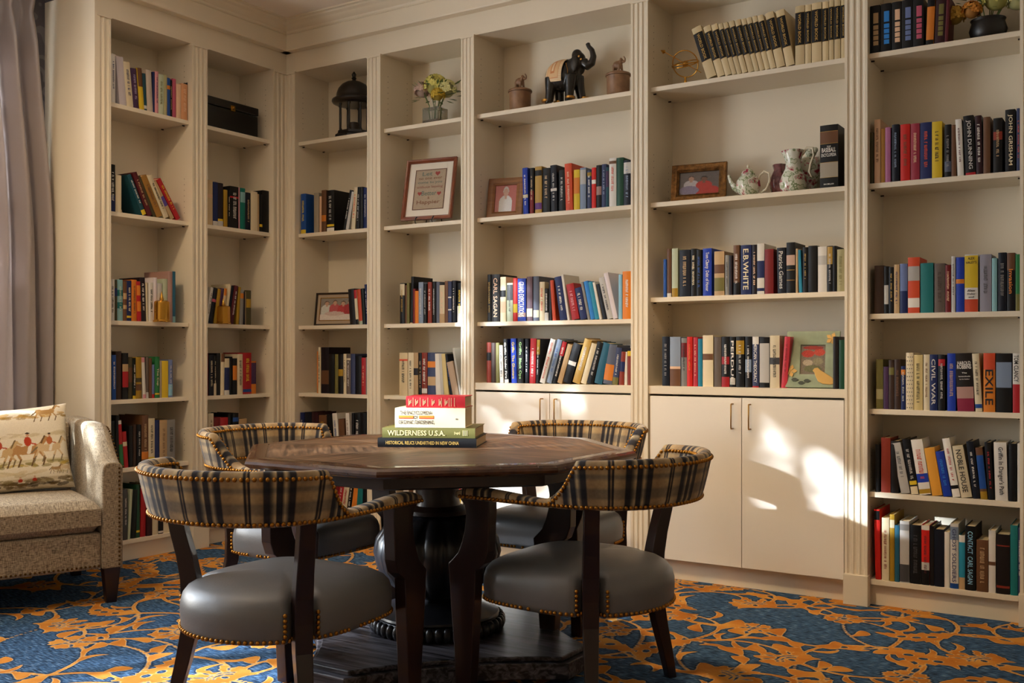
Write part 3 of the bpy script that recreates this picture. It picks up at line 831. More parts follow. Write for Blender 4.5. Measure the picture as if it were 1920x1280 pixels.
# crown moulding and soffit fascia (inside corner mitre comes from the two runs meeting)
def crown(P0):  # profile in (projection, z)
    return [(-.30,2.972),(.052,2.972),(.056,2.978),(.056,3.066),(.050,3.072),(.058,3.078),(.062,3.088),(.085,3.098),(.098,3.112),(.118,3.120),(.124,3.128),(.140,3.130),(.140,ZC),(-.30,ZC)]
pr=crown(0)
struct(MB().prism([(-p,z) for p,z in pr],0,X1,'x').build('trim_1',PAINT,smooth=25))       # along the back wall
struct(MB().prism([(p,z) for p,z in pr],-1.40,0,'y').build('trim_2',PAINT,smooth=25))      # along the left wall
struct(MB().prism([(X0+.0,3.05),(X0+.04,3.05),(X0+.11,3.12),(X0+.11,ZC),(X0,ZC)],Y0,-1.40,'y').build('trim_3',PAINT))
struct(MB().box(4.24,X1,Y1-.018,Y1,0,.13).build('baseboard_back',PAINT,bevel=.004))
struct(MB().box(X0,X0+.018,Y0,-1.40,0,.13).build('baseboard_left',PAINT,bevel=.004))

# ------------------------------------------------------------------ built-in bookcases
ZA,ZB,ZCC,ZD,ZE,ZF=2.418,1.848,1.277,.861,.498,.115
def flute_poly(x0,x1,yf,yb,n=3,r=.010):
    w=x1-x0; pts=[(x0,yb),(x0,yf)]; gap=w/(n+.6) ; 
    for i in range(n):
        c=x0+w*(i+.5+.3)/(n+.6)
        rr=gap*.36
        for k in range(7):
            a=PI*k/6; pts.append((c-rr*math.cos(a),yf+rr*.62*math.sin(a)))
    pts+=[(x1,yf),(x1,yb)]
    return pts
def pilaster(parent,x0,x1,fl=True):
    m=MB()
    nf=3 if x1-x0>.085 else 2
    if fl: m.prism(flute_poly(x0,x1,-.014,.02,nf),.135,2.838)
    else: m.box(x0,x1,-.014,.02,.135,2.838)
    m.box(x0-.003,x1+.003,-.018,.02,2.838,2.85)
    o=m.build('pilaster',PAINT,parent,smooth=30)
    MB().box(x0-.004,x1+.004,-.026,.02,0,.135).build('plinth_block',PAINT,o,bevel=.003)
def unit(name,loc,rz,x0,x1,shelves,pils,label,doors=None,toe=True,endpanel=False,hx=(0,0)):
    u=tag(empty(name,loc,rz),label,'bookcase','built-in bookcase bays')
    D=.30
    for a,b_ in ((x0-.018,x0),(x1,x1+.018)):
        sp=MB().box(a,b_,.02,D,0,2.868).build('side_panel',PAINT,u)
        xi=b_ if a<x0 else a; sg=1 if a<x0 else -1
        ph=MB()
        for yy in (.055,.235):
            z=.3
            while z<2.75:
                if all(abs(z-s)>.05 for s in shelves) and (int(z*10)%7>3): ph.box(min(xi,xi+sg*.0006),max(xi,xi+sg*.0006),yy-.0018,yy+.0018,z-.0018,z+.0018)
                z+=.032
            for s in shelves: ph.box(min(xi,xi+sg*.014),max(xi,xi+sg*.014),yy-.003,yy+.003,s-.029,s-.0235)
        ph=ph.build('shelf_pin_holes',DARK,sp); ph['kind']='stuff'
    MB().box(x0-.018,x1+.018,D-.012,D,0.0,2.868).build('back_panel',PAINT,u)
    MB().box(x0-.018,x1+.018,.02,D,2.85,2.868).build('top_panel',PAINT,u)
    MB().box(hx[0],hx[1],0,.02,2.85,2.974).build('header',PAINT,u)
    for s in shelves:
        MB().box(x0,x1,.018,D-.012,s-.023,s).build('shelf',PAINT,u,bevel=.0015)
    if doors:
        MB().box(x0,x1,-.004,D-.012,.906,.945).build('counter_shelf',PAINT,u,bevel=.002)
        mid=(x0+x1)/2
        for a,b_,hxx in ((x0+.006,mid-.0015,mid-.042),(mid+.0015,x1-.006,mid+.043)):
            d=MB().box(a,b_,-.003,.016,.102,.896).build('door',PAINTD,u,bevel=.0015)
            hd=MB(); hd.tube([(hxx,-.003,.752),(hxx,-.028,.752),(hxx,-.031,.756),(hxx,-.031,.863),(hxx,-.028,.867),(hxx,-.003,.867)],.0035,8)
            hd.build('handle',BRASS,d,smooth='all')
        MB().box(x0,x1,.02,D-.012,.09,.102).build('cabinet_floor',PAINT,u)
    MB().box(x0-.018,x1+.018,.045,.062,0,.092).build('toe_kick',PAINT,u)
    for a,b_ in pils: pilaster(u,a,b_)
    if endpanel: MB().box(-1.361,-1.343,-.014,.415,0,2.974).build('end_panel',PAINT,u)
    return u
SH=[ZA,ZB,ZCC,ZD,ZE,ZF]
unit('bookcase',(0,0,0),PI/2,-1.265,-.74,SH,[(-1.343,-1.265),(-.74,-.634)],'leftmost bookcase bay, white and open, beside the curtain with six shelves',endpanel=True,hx=(-1.343,-.70))
unit('bookcase',(0,0,0),PI/2,-.634,-.122,SH,[(-.122,0)],'second bookcase bay from the left, holding a black chest, left of the room corner',hx=(-.70,0))
unit('bookcase',(0,0,0),0,.087,.671,SH,[(0,.087)],'third bookcase bay, holding the black domed lantern, right of the room corner',hx=(0,.70))
unit('bookcase',(0,0,0),0,.772,1.349,SH,[(.671,.772)],'fourth bookcase bay, with the framed stitched sampler, open down to the floor',hx=(.70,1.40))
unit('bookcase',(0,0,0),0,1.435,2.384,[ZA,ZB,ZCC],[(1.349,1.435)],'fifth bookcase bay, with the black elephant on top and cabinet doors behind the table',doors=True,hx=(1.40,2.43))
unit('bookcase',(0,0,0),0,2.476,3.425,[ZA,ZB,1.380],[(2.384,2.476)],'sixth bookcase bay, with the encyclopedia set on top and sunlit cabinet doors below',doors=True,hx=(2.43,3.47))
unit('bookcase',(0,0,0),0,3.523,4.12,SH,[(3.425,3.523),(4.12,4.22)],'rightmost bookcase bay, open to the floor and cut by the photo edge',hx=(3.47,4.24))
# ------------------------------------------------------------------ books
def spine_arc(w,b,off=0,n=5,y0=.004):
    return [(w*i/n, y0-off-b*math.sin(PI*i/n)) for i in range(n+1)]
def book_meshes(w,hh,d,col,title,tcol,bands,rng):
    b=min(.0035,w*.12)
    cov=MB(); mats=[bookmat(col)]
    def mi(c,ink=True):
        m=bookmat(c)
        if m not in mats: mats.append(m)
        return mats.index(m)
    poly=[(0,d)]+spine_arc(w,b)+[(w,d),(w-.0022,d),(w-.0022,.0062),(.0022,.0062),(.0022,d)]
    cov.prism(poly,0,hh)
    def band(z0,z1,c,x0=0,x1=1,off=.0004):
        arc=spine_arc(w,b,off,n=6); k=mi(c)
        arc=[p for p in arc if x0*w-1e-6<=p[0]<=x1*w+1e-6]
        vs=[(p[0],p[1],z0*hh) for p in arc]+[(p[0],p[1],z1*hh) for p in arc]; n=len(arc)
        cov.add(vs,[(i,i+1,n+i+1,n+i) for i in range(n-1)],k)
    if bands=='E': band(.335,.885,'black'); band(.33,.335,'gold',off=.0005); band(.885,.89,'gold',off=.0005)
    elif bands.startswith('P:'):
        for z0,z1 in ((.16,.25),(.27,.36),(.38,.47),(.49,.58),(.62,.84)): band(z0,z1,bands[2:],.17,.84)
    elif bands=='D':
        k=mi('darkgrey'); rr=random.Random(3)
        for i in range(14):
            for j in range(3):
                x=w*(.2+.3*j+.1*(i%2)); z=hh*(.04+.068*i); cov.add([(x-.0016,-.0007,z-.0022),(x+.0016,-.0007,z-.0022),(x+.0016,-.0007,z+.0022),(x-.0016,-.0007,z+.0022)],[(0,1,2,3)],k)
    else:
        for s in [q for q in bands.split(',') if q]:
            rg,c=s.split(':'); a,e=rg.split('-'); band(float(a),float(e),c,off=.0003+.0002*rng.random())
    pg=MB().box(.0024,w-.0024,.0064,d-.004,.003,hh-.004)
    tt=MB(); yy=.004-b-.0011
    if title=='*':
        z=hh*.86; z1=hh*(.18+.15*rng.random()); cw=w*(.27+.12*rng.random()); xc=w*.5
        z-=hh*.05*rng.random()
        while z>z1:
            lw=.0016+.0022*rng.random()
            if rng.random()<.16: z-=.008
            hw=cw*(.42+.12*rng.random())
            tt.add([(xc-hw,yy,z-lw),(xc+hw,yy,z-lw),(xc+hw,yy,z),(xc-hw,yy,z)],[(0,1,2,3)])
            if rng.random()<.6: # a second stroke, so the run reads as lettering
                sx=xc+rng.choice((-1,1))*hw*.8; tt.add([(sx-hw*.2,yy,z-lw*2.1),(sx+hw*.2,yy,z-lw*2.1),(sx+hw*.2,yy,z),(sx-hw*.2,yy,z)],[(0,1,2,3)])
            z-=lw+.0026+.0012*rng.random()
    elif title.startswith('#'):
        F=Matrix(((1,0,0,0),(0,0,-1,0),(0,1,0,0),(0,0,0,1)))  # text plane facing -y
        def ln(s,z,wd,hg,x=.5): put_text(tt,s,Matrix.Translation((w*x,yy,z*hh))@F,w*wd,hg)
        if title=='#BASE':
            ln('THE',.655,.22,.006); ln('BASEBALL',.60,.78,.020); ln('ENCYCLOPEDIA',.52,.82,.015); ln('MACMILLAN',.055,.55,.007)
        elif title=='#HALEY':
            ln("ALEX",.93,.5,.011); ln("HALEY'S",.86,.8,.011); ln("Alex",.37,.6,.009); ln('Haley',.31,.6,.009); ln('and',.26,.4,.007)
        elif title=='#ROBB':
            ln('HAROLD',.83,.78,.015); ln('ROBBINS',.765,.84,.018); ln('The',.66,.3,.005); ln('International Bestseller',.60,.7,.005); ln('by the Author',.55,.6,.005)
    elif title:
        Rm=Matrix(((0,1,0,0),(0,0,-1,0),(-1,0,0,0),(0,0,0,1)))   # runs top to bottom
        a,e=(.36,.86) if bands=='E' else ((.52,.97) if title=='TOM CLANCY' else ((.12,.72) if title=='EXILE' else ((.3,.72) if title in('HONOR','Invasion','The Cup') else (.10,.92))))
        hg=w*(.30 if bands=='E' else (.66 if title in('EXILE','TOM CLANCY','GRAND EXPECTATIONS') else .5))
        put_text(tt,title,Matrix.Translation((w*.5,yy,hh*(a+e)/2))@Rm,hh*(e-a),hg)
    return cov,mats,pg,tt
ORD=['first','second','third','fourth','fifth','sixth','seventh','eighth','ninth','tenth','eleventh','twelfth','13th','14th','15th','16th','17th','18th','19th','20th','21st','22nd','23rd','24th','25th','26th']
BAYN={'L1':'leftmost','L2':'second','B1':'third','B2':'fourth','B3':'fifth','B4':'sixth','B5':'rightmost'}
SHN={'a':'top','b':'second','c':'third','d':'fourth','e':'fifth','f':'bottom'}
CN=dict(lilacwhite='lilac white',palegrey='pale grey',darkgrey='dark grey',brownblack='brownish black',plumblack='plum black',navyblack='navy black',greenblack='greenish black',maroonblack='blackish maroon',royalblue='royal blue',skyblue='sky blue',paleblue='pale blue',slateblue='slate blue',slatenavy='slate navy',bluegrey='blue grey',skygrey='sky grey',blueteal='blue teal',tealblue='teal blue',darkteal='dark teal',paleteal='pale teal',tealgreen='teal green',darkgreen='dark green',palegreen='pale green',paleolive='pale olive',darkolive='dark olive',brightred='bright red',darkred='dark red',redbrown='red brown',redorange='red orange',redpink='crimson pink',darkrose='dark rose',brightorange='bright orange',orangeyellow='orange yellow',orangepeach='orange peach',creamyellow='creamy yellow',tancream='tan cream',creamtan='cream tan',pagetan='page tan',darkbrown='dark brown',greybrown='grey brown',pinkbrown='pinkish brown',greytan='greyish tan',mauvepink='mauve pink',greylilac='grey lilac')
rows=[];key=None
for ln_ in BOOKS.strip().split('\n'):
    if ln_[0]=='@':
        p=ln_[1:].split(); key=p[0]; zz=float(p[1]); k=0; continue
    num,det,ti,tc,bd=ln_.split('|'); a,w,hh,ang,col=num.split(); rows.append([key,zz,k,float(a),float(w),float(hh),float(ang),col,det,ti,tc,bd]); k+=1
CAMP=Vector((4.595,-4.562,1.1))
def area(r):
    L_=r[0][0]=='L'; p=Vector((0,r[3],r[1])) if L_ else Vector((r[3],0,r[1])); v=CAMP-p
    cosn=abs(v.x if L_ else v.y)/v.length
    hid=.25 if r[0] in('B1e','L2e','L1f','B1f','B2f','L1e') else 1
    return r[4]*r[5]*cosn/v.length_squared*hid
plain=[r for r in rows if r[7]!='ency']
keep=set(id(r) for r in sorted(plain,key=area,reverse=True)[:300])
rest=MB(); restm=[]
for r in rows:
    key,zz,k,a,w,hh,ang,col,det,ti,tc,bd=r
    ency=col=='ency'; c2='tancream' if ency else col
    rng=random.Random(hash((round(a*1000),k,len(key)))&0xffff)
    d=min(.238,max(.13,hh*.70+rng.uniform(-.01,.015)))
    cov,mats,pg,tt=book_meshes(w,hh,d,c2,ti,tc,bd,rng)
    rec=.020+rng.uniform(0,.006)
    # leaning books pivot on the lower corner they rest on
    piv=Matrix.Translation((0,0,0)) if ang<=0 else Matrix.Translation((-w,0,0))
    T=(Matrix.Translation((-rec,a,zz)) @ Matrix.Rotation(PI/2,4,'Z')) if key[0]=='L' else Matrix.Translation((a,rec,zz))
    T=T@Matrix.Rotation(math.radians(ang),4,'Y')
    if id(r) in keep or ency:
        for q in (cov,pg,tt):
            q.v=[tuple(piv@Vector(v)) for v in q.v]
        o=cov.build('encyclopedia_volume' if ency else 'book',mats,None,smooth=20)
        o.matrix_world=T
        pg.build('pages',PAGES,o)
        if tt.f:
            t_=tt.build('title_lettering',inkmat(tc or 'white'),o)
        lean=' leaning' if abs(ang)>6 else ''
        if ency:
            lab='cream and black encyclopedia volume%s, %s from left on top shelf, sixth bay'%(lean,ORD[k]); tag(o,lab,'book','encyclopedia set on the top shelf of the sixth bay')
        else:
            cn=CN.get(col,col)
            d2=det
            if d2.startswith(('tall','slim','thin','wide')): cn,d2=det.split(' ')[0]+' '+cn,' '.join(det.split(' ')[1:])
            lab='%s%s book %s'%(lean.strip()+' ' if lean else '',cn,d2)
            tail=', %s from left on %s shelf, %s bay'%(ORD[k],SHN[key[2]],BAYN[key[:2]])
            if len((lab+tail).split())>16: tail=', %s on %s shelf, %s bay'%(ORD[k],SHN[key[2]],BAYN[key[:2]])
            if len((lab+tail).split())>16: lab='%s book %s'%(cn,' '.join(d2.split()[:5]))
            tag(o,(' '.join(lab.split())+tail).replace(' ,',','),'book','books on the %s shelf of the %s bay'%(SHN[key[2]],BAYN[key[:2]]))
    else:
        TT=T@piv
        def mm(m):
            if m not in restm: restm.append(m)
            return restm.index(m)
        for q,ml in ((cov,mats),(pg,[PAGES]),(tt,[inkmat(tc or 'white')])):
            o_=len(rest.v); rest.v+= [tuple(TT@Vector(v)) for v in q.v]
            rest.f+=[tuple(i+o_ for i in f) for f in q.f]; rest.m+=[mm(ml[x]) for x in q.m]
if rest.f:
    o=rest.build('book_rows',restm); o['kind']='stuff'; tag(o,'remaining slim and half-hidden books standing between the others on the white shelves','book')

# the four books stacked on the table (spines to the camera)
def stacked(px,py,z,ang,Ln,th,dep,col,title,tcol,label,extra=None):
    rng=random.Random(5)
    cov,mats,pg,tt=book_meshes(th,Ln,dep,col,'','','',rng)
    o=cov.build('book',mats,None,smooth=20)
    # book height runs along the spine, thickness upwards
    B=Matrix(((0,0,1,0),(0,1,0,0),(-1,0,0,0),(0,0,0,1)))   # local x(thick)->-z, z(height)->x
    B=Matrix.Translation((0,0,th))@B
    o.matrix_world=Matrix.Translation((px,py,z))@Matrix.Rotation(ang,4,'Z')@B
    pg.build('pages',PAGES,o)
    # lettering in spine coordinates: x along the spine, y up, then back to book coordinates
    S2=Matrix(((0,-1,0,th),(0,0,-1,-.0006),(1,0,0,0),(0,0,0,1)))
    for mname,fn in extra(Ln,th):
        m=MB(); fn(m,S2); m.build('title_lettering' if 'band' not in mname else 'printed_band',inkmat(mname.replace('band_','')),o)
    tag(o,label,'book','books stacked on the octagonal table'); return o
def T2(S2,x,y): return S2@Matrix.Translation((x,y,0))
def quad(m,S2,x0,x1,y0,y1,z=0): m.add([(x0,y0,z),(x1,y0,z),(x1,y1,z),(x0,y1,z)],[(0,1,2,3)],0,S2)
A=math.radians(26)
def off(x,y,dx,dy): return (x+dx*math.cos(A)-dy*math.sin(A),y+dx*math.sin(A)+dy*math.cos(A))
bx,by=2.181,-1.706
stacked(bx,by,.7605,A,.366,.033,.275,'black','', '','thin black book of Chinese relics, lowest of the stack on the table',
  lambda Ln,th:[('gold',lambda m,S:put_text(m,'HISTORICAL RELICS UNEARTHED IN NEW CHINA',T2(S,Ln*.455,th*.5),Ln*.74,.0125))])
p=off(bx,by,.014,.012)
stacked(p[0],p[1],.794,A+.01,.345,.036,.262,'olive','', '','olive green wilderness book, second from the bottom of the table stack',
  lambda Ln,th:[('creamyellow',lambda m,S:(put_text(m,'WILDERNESS U.S.A.',T2(S,Ln*.37,th*.5),Ln*.62,.019),[quad(m,S,Ln*x,Ln*(x+.008),th*.25,th*.8) for x in (.87,.89,.91)],put_text(m,'[ngs]',T2(S,Ln*.81,th*.5),Ln*.06,.010)))])
p=off(bx,by,.060,.020)
stacked(p[0],p[1],.831,A+.0,.262,.072,.185,'cream','', '','thick cream organic gardening encyclopedia, second from top of the table stack',
  lambda Ln,th:[('darkbrown',lambda m,S:(put_text(m,'THE ENCYCLOPEDIA',T2(S,Ln*.30,th*.76),Ln*.46,.0135),put_text(m,'OF',T2(S,Ln*.30,th*.52),Ln*.055,.0125),put_text(m,'ORGANIC GARDENING',T2(S,Ln*.30,th*.28),Ln*.50,.0135),put_text(m,'*',T2(S,Ln*.88,th*.45),.010,.010))),
   ('band_orange',lambda m,S:(quad(m,S,Ln*.055,Ln*.265,th*.51,th*.62),quad(m,S,Ln*.345,Ln*.555,th*.51,th*.62))),
   ('band_redorange',lambda m,S:(quad(m,S,Ln*.055,Ln*.265,th*.45,th*.51),quad(m,S,Ln*.345,Ln*.555,th*.45,th*.51)))])
p=off(bx,by,.098,.035)
def redspine(m,S,Ln=.222,th=.042):
    for x in (.12,.24,.37,.60,.73,.765,.82): quad(m,S,Ln*x,Ln*(x+.008),th*.12,th*.88)
    for x in (.045,.16,.29,.44,.56,.66): 
        for j in range(3): quad(m,S,Ln*(x+.018*j),Ln*(x+.018*j+.011),th*(.2+.1*((j*7)%3)),th*(.75-.08*((j*5)%3)))
stacked(p[0],p[1],.9035,A-.03,.222,.042,.150,'red','', '','small red book with gilt spine on top of the stack on the table',
  lambda Ln,th:[('tan',lambda m,S:redspine(m,S))])
# ------------------------------------------------------------------ octagonal table
def wood_top():
    m,nt,b=nodes('veneered_walnut'); uv=N(nt,'ShaderNodeUVMap'); mp=N(nt,'ShaderNodeMapping'); mp.inputs['Scale'].default_value=(1.6,22,1); L(nt,uv.outputs[0],mp.inputs['Vector'])
    n=N(nt,'ShaderNodeTexNoise'); n.inputs['Scale'].default_value=2.2; n.inputs['Detail'].default_value=6; n.inputs['Distortion'].default_value=.6; L(nt,mp.outputs[0],n.inputs['Vector'])
    r=N(nt,'ShaderNodeValToRGB'); e=r.color_ramp.elements; e[0].position=.32; e[0].color=(*lin(h('3c2c20')),1); e[1].position=.68; e[1].color=(*lin(h('8c6c4e')),1); x=e.new(.5); x.color=(*lin(h('684c36')),1)
    L(nt,n.outputs['Fac'],r.inputs[0])
    n2=N(nt,'ShaderNodeTexNoise'); n2.inputs['Scale'].default_value=5; tc=N(nt,'ShaderNodeTexCoord'); L(nt,tc.outputs['Object'],n2.inputs['Vector'])
    hs=N(nt,'ShaderNodeHueSaturation'); mr=N(nt,'ShaderNodeMapRange'); mr.inputs['From Min'].default_value=.3; mr.inputs['From Max'].default_value=.7; mr.inputs['To Min'].default_value=.75; mr.inputs['To Max'].default_value=1.2
    L(nt,n2.outputs['Fac'],mr.inputs['Value']); L(nt,mr.outputs[0],hs.inputs['Value']); L(nt,r.outputs[0],hs.inputs['Color']); L(nt,hs.outputs[0],b.inputs['Base Color'])
    b.inputs['Roughness'].default_value=.42; b.inputs['Specular IOR Level'].default_value=.4
    return m
WOODT=wood_top(); EDGE=mat('distressed_walnut_edge',h('4c2e1a'),rough=.25,spec=.5,var=.35,scale=25,bump=.4,bscale=30,coat=.3)
DK=mat('dark_walnut',h('24140e'),rough=.35,var=.2,scale=12,coat=.1); LINE=mat('dark_inlay',h('120a06'),rough=.5)
TX,TY=2.36,-1.58
T=tag(empty('octagonal_table',(TX,TY,0)),'octagonal dark walnut pedestal table with a lobed urn base, amid four plaid chairs','table')
def octo(r): return [(r*math.cos(PI/8+i*PI/4),r*math.sin(PI/8+i*PI/4)) for i in range(8)]
RT=.73
def top():
    m=MB(); m.uv=[]
    ri=RT-.075
    o=octo(ri)
    for i in range(8):   # eight wedge shaped veneers meeting at the centre
        a,b_=o[i],o[(i+1)%8]; n=len(m.v); m.v+=[(0,0,.76),(a[0],a[1],.76),(b_[0],b_[1],.76)]; m.f.append((n,n+1,n+2)); m.m.append(0)
        m.uv.append([(i*3,0),(i*3+.67,-.28),(i*3+.67,.28)] if i%2 else [(0+i*3,0),(i*3-.28,.67),(i*3+.28,.67)])
    ob=m.build('table_top_veneer',[WOODT])
    return ob
vt=top(); vt.parent=T
m=MB(); lo=MB()
def ringstrip(m,r0,z0,r1,z1,mi=0):
    a,b_=octo(r0),octo(r1); n=len(m.v); m.v+=[(x,y,z0) for x,y in a]+[(x,y,z1) for x,y in b_]
    for i in range(8): j=(i+1)%8; m.f.append((n+i,n+j,n+8+j,n+8+i)); m.m.append(mi)
prof=[(.60,.735),(.655,.7585),(.6585,.7585),(.659,.760),(.700,.760),(.716,.757),(.726,.750),(.730,.742),(.726,.734),(.716,.729),(.712,.7265),(.70,.7265),(.5,.7265)]
for (r0,z0),(r1,z1) in zip(prof,prof[1:]): ringstrip(m,r1,z1,r0,z0)
e=m.build('moulded_edge',EDGE,T,smooth=30)
m=MB()
for (r0,z0),(r1,z1) in zip([(.5,.727),(.66,.727),(.66,.690),(.645,.684),(.5,.684),(0.01,.684)],[(.66,.727),(.66,.690),(.645,.684),(.5,.684),(0.01,.684)]): ringstrip(m,r1,z1,r0,z0)
m.build('apron',DK,T)
m=MB(); m.lathe([(.155,.684),(.15,.67),(.105,.655),(.083,.63),(.078,.58),(.085,.55),(.12,.535),(.125,.522),(.10,.512)],40); m.build('neck',DK,T,smooth=True)
ub=[(.10,.515),(.15,.505),(.195,.475),(.225,.43),(.235,.38),(.222,.325),(.185,.275),(.14,.24),(.10,.225),(.085,.215),(.09,.20)]
m=MB(); m.lathe(ub,128,rf=lambda a,z:1-.085*(1-abs(math.sin(8*a)))**1.4 if .235<z<.51 else 1); m.build('lobed_urn',EBONY,T,smooth='all')
m=MB(); m.lathe([(.12,.205),(.15,.195),(.205,.175),(.225,.165),(.228,.158),(.21,.154)],48); m.build('base_dish',EBONY,T,smooth=True)
m=MB(); 
for i in range(48): a=2*PI*i/48; m.ball((.235*math.cos(a),.235*math.sin(a),.128),(.0165,.0165,.026),8,6)
m.lathe([(.225,.10),(.235,.105),(.225,.15),(.2,.155)],48); m.build('gadroon_ring',EBONY,T,smooth='all')
def star(r,k,z): 
    pts=[]
    for q in range(4):
        a=q*PI/2; ca,sa=math.cos(a),math.sin(a)
        arc=[(r,-.085),(r+.0,.085)]
        for t in range(1,8):
            u=t/8; # concave side to the next tip
            x0_,y0_=r,.085; x1_,y1_=.085,r; mx,my=.27*k,.27*k
            arc.append(((1-u)**2*x0_+2*u*(1-u)*mx+u*u*x1_,(1-u)**2*y0_+2*u*(1-u)*my+u*u*y1_))
        pts+=[(x*ca-y*sa,x*sa+y*ca) for x,y in arc]
    return pts
def plwood():
    m,nt,b=nodes('grained_black_oak'); tc=N(nt,'ShaderNodeTexCoord'); mp=N(nt,'ShaderNodeMapping'); mp.inputs['Scale'].default_value=(2,34,34); mp.inputs['Rotation'].default_value=(0,0,-.55); L(nt,tc.outputs['Object'],mp.inputs['Vector'])
    n=N(nt,'ShaderNodeTexNoise'); n.inputs['Scale'].default_value=1.6; n.inputs['Detail'].default_value=5; n.inputs['Distortion'].default_value=1; L(nt,mp.outputs[0],n.inputs['Vector'])
    r=N(nt,'ShaderNodeValToRGB'); e=r.color_ramp.elements; e[0].position=.42; e[0].color=(*lin(h('141216')),1); e[1].position=.66; e[1].color=(*lin(h('66636a')),1)
    L(nt,n.outputs['Fac'],r.inputs[0]); L(nt,r.outputs[0],b.inputs['Base Color']); b.inputs['Roughness'].default_value=.4; return m
m=MB(); s0=star(.60,1.0,0); m.prism(s0,.03,.085); s1=[(x*.96,y*.96) for x,y in s0]; n=len(s0)
m.prism(s1,.085,.102); m.build('plinth',plwood(),T,bevel=.004)
m=MB()
for q in range(4): a=q*PI/2; m.lathe([(.04,0),(.05,.006),(.05,.024),(.035,.03)],20,0,Matrix.Translation((.52*math.cos(a),.52*math.sin(a),0)))
m.build('foot_pads',EBONY,T,smooth=True)

# ------------------------------------------------------------------ plaid upholstered barrel chairs
def plaid():
    m,nt,b=nodes('plaid_wool'); uv=N(nt,'ShaderNodeUVMap'); sp=N(nt,'ShaderNodeSeparateXYZ'); L(nt,uv.outputs[0],sp.inputs[0])
    def stripes(src,period,els,offv=0):
        ml=N(nt,'ShaderNodeMath',operation='MULTIPLY_ADD'); ml.inputs[1].default_value=1/period; ml.inputs[2].default_value=offv; L(nt,src,ml.inputs[0])
        fr=N(nt,'ShaderNodeMath',operation='FRACT'); L(nt,ml.outputs[0],fr.inputs[0]); r=N(nt,'ShaderNodeValToRGB'); cr=r.color_ramp
        while len(cr.elements)<len(els): cr.elements.new(.5)
        for e,(p,c) in zip(cr.elements,els): e.position=p; e.color=(*lin(h(c)),1)
        L(nt,fr.outputs[0],r.inputs[0]); return r
    A_='a29078';Dk='32323c';G='67635f';Cc='c2b49a'
    r1=stripes(sp.outputs[0],.168,[(0,A_),(.10,A_),(.12,Dk),(.19,Dk),(.21,G),(.25,Cc),(.29,Dk),(.36,Dk),(.38,Cc),(.43,G),(.46,Dk),(.53,Dk),(.55,A_),(.70,Cc),(.715,Dk),(.735,Dk),(.75,A_),(.77,Dk),(.79,Dk),(.81,Cc),(1,A_)])
    r2=stripes(sp.outputs[1],.118,[(0,'d8c8ac'),(.16,'d0bf9c'),(.24,'7a736a'),(.44,'6c6763'),(.52,'c8b48c'),(.66,'d4c096'),(.74,'77716a'),(.80,'6f6a66'),(.86,'ccb88e'),(1,'d8c8ac')],.35)
    mx=N(nt,'ShaderNodeMix',data_type='RGBA',blend_type='MULTIPLY'); mx.inputs[0].default_value=.75; L(nt,r1.outputs[0],mx.inputs[6]); L(nt,r2.outputs[0],mx.inputs[7])
    tc=N(nt,'ShaderNodeTexCoord'); n=N(nt,'ShaderNodeTexNoise'); n.inputs['Scale'].default_value=90; L(nt,tc.outputs['Object'],n.inputs['Vector'])
    hs=N(nt,'ShaderNodeHueSaturation'); mr=N(nt,'ShaderNodeMapRange'); mr.inputs['To Min'].default_value=.9; mr.inputs['To Max'].default_value=1.6; L(nt,n.outputs['Fac'],mr.inputs['Value']); L(nt,mr.outputs[0],hs.inputs['Value']); L(nt,mx.outputs[2],hs.inputs['Color'])
    L(nt,hs.outputs[0],b.inputs['Base Color']); b.inputs['Roughness'].default_value=.9; b.inputs['Specular IOR Level'].default_value=.2; b.inputs['Sheen Weight'].default_value=.15; return m
PLAID=plaid(); LEATH=mat('grey_leather',h('626263'),rough=.42,spec=.9,var=.08,scale=6,bump=.15,bscale=160)
def band_path(ds=.011):
    pts=[]
    y=.30
    while y>-.125: pts.append((.272+.013*smooth(.3,-.1,y),y)); y-=ds
    n=int(PI*.27/ds)
    for i in range(n+1):
        t=-PI*i/n; pts.append((.285*math.cos(t),-.125+.232*math.sin(t)))
    q=[(-x,y) for x,y in pts[:int((.30+.125)/ds)+1]][::-1]
    return pts+q[1:]
def band_dims(x,y):
    """bottom, top, half thickness and outward lean at a point of the U"""
    back=smooth(-.10,-.2,y)
    arm=.662+.018*smooth(-.05,.25,y)
    if y<=-.145: zt=.79+.004*smooth(-.15,-.3,y)
    elif y<-.01: t=(y+.145)/.135; zt=arm+(.79-arm)*(1-t)**1.9
    else: zt=arm
    zb=.638+.002*back
    if y>.25: zt-=.012*((y-.25)/.05)**2
    return zb,zt,.0235+.002*(1-back),.034*smooth(.0,-.16,y)
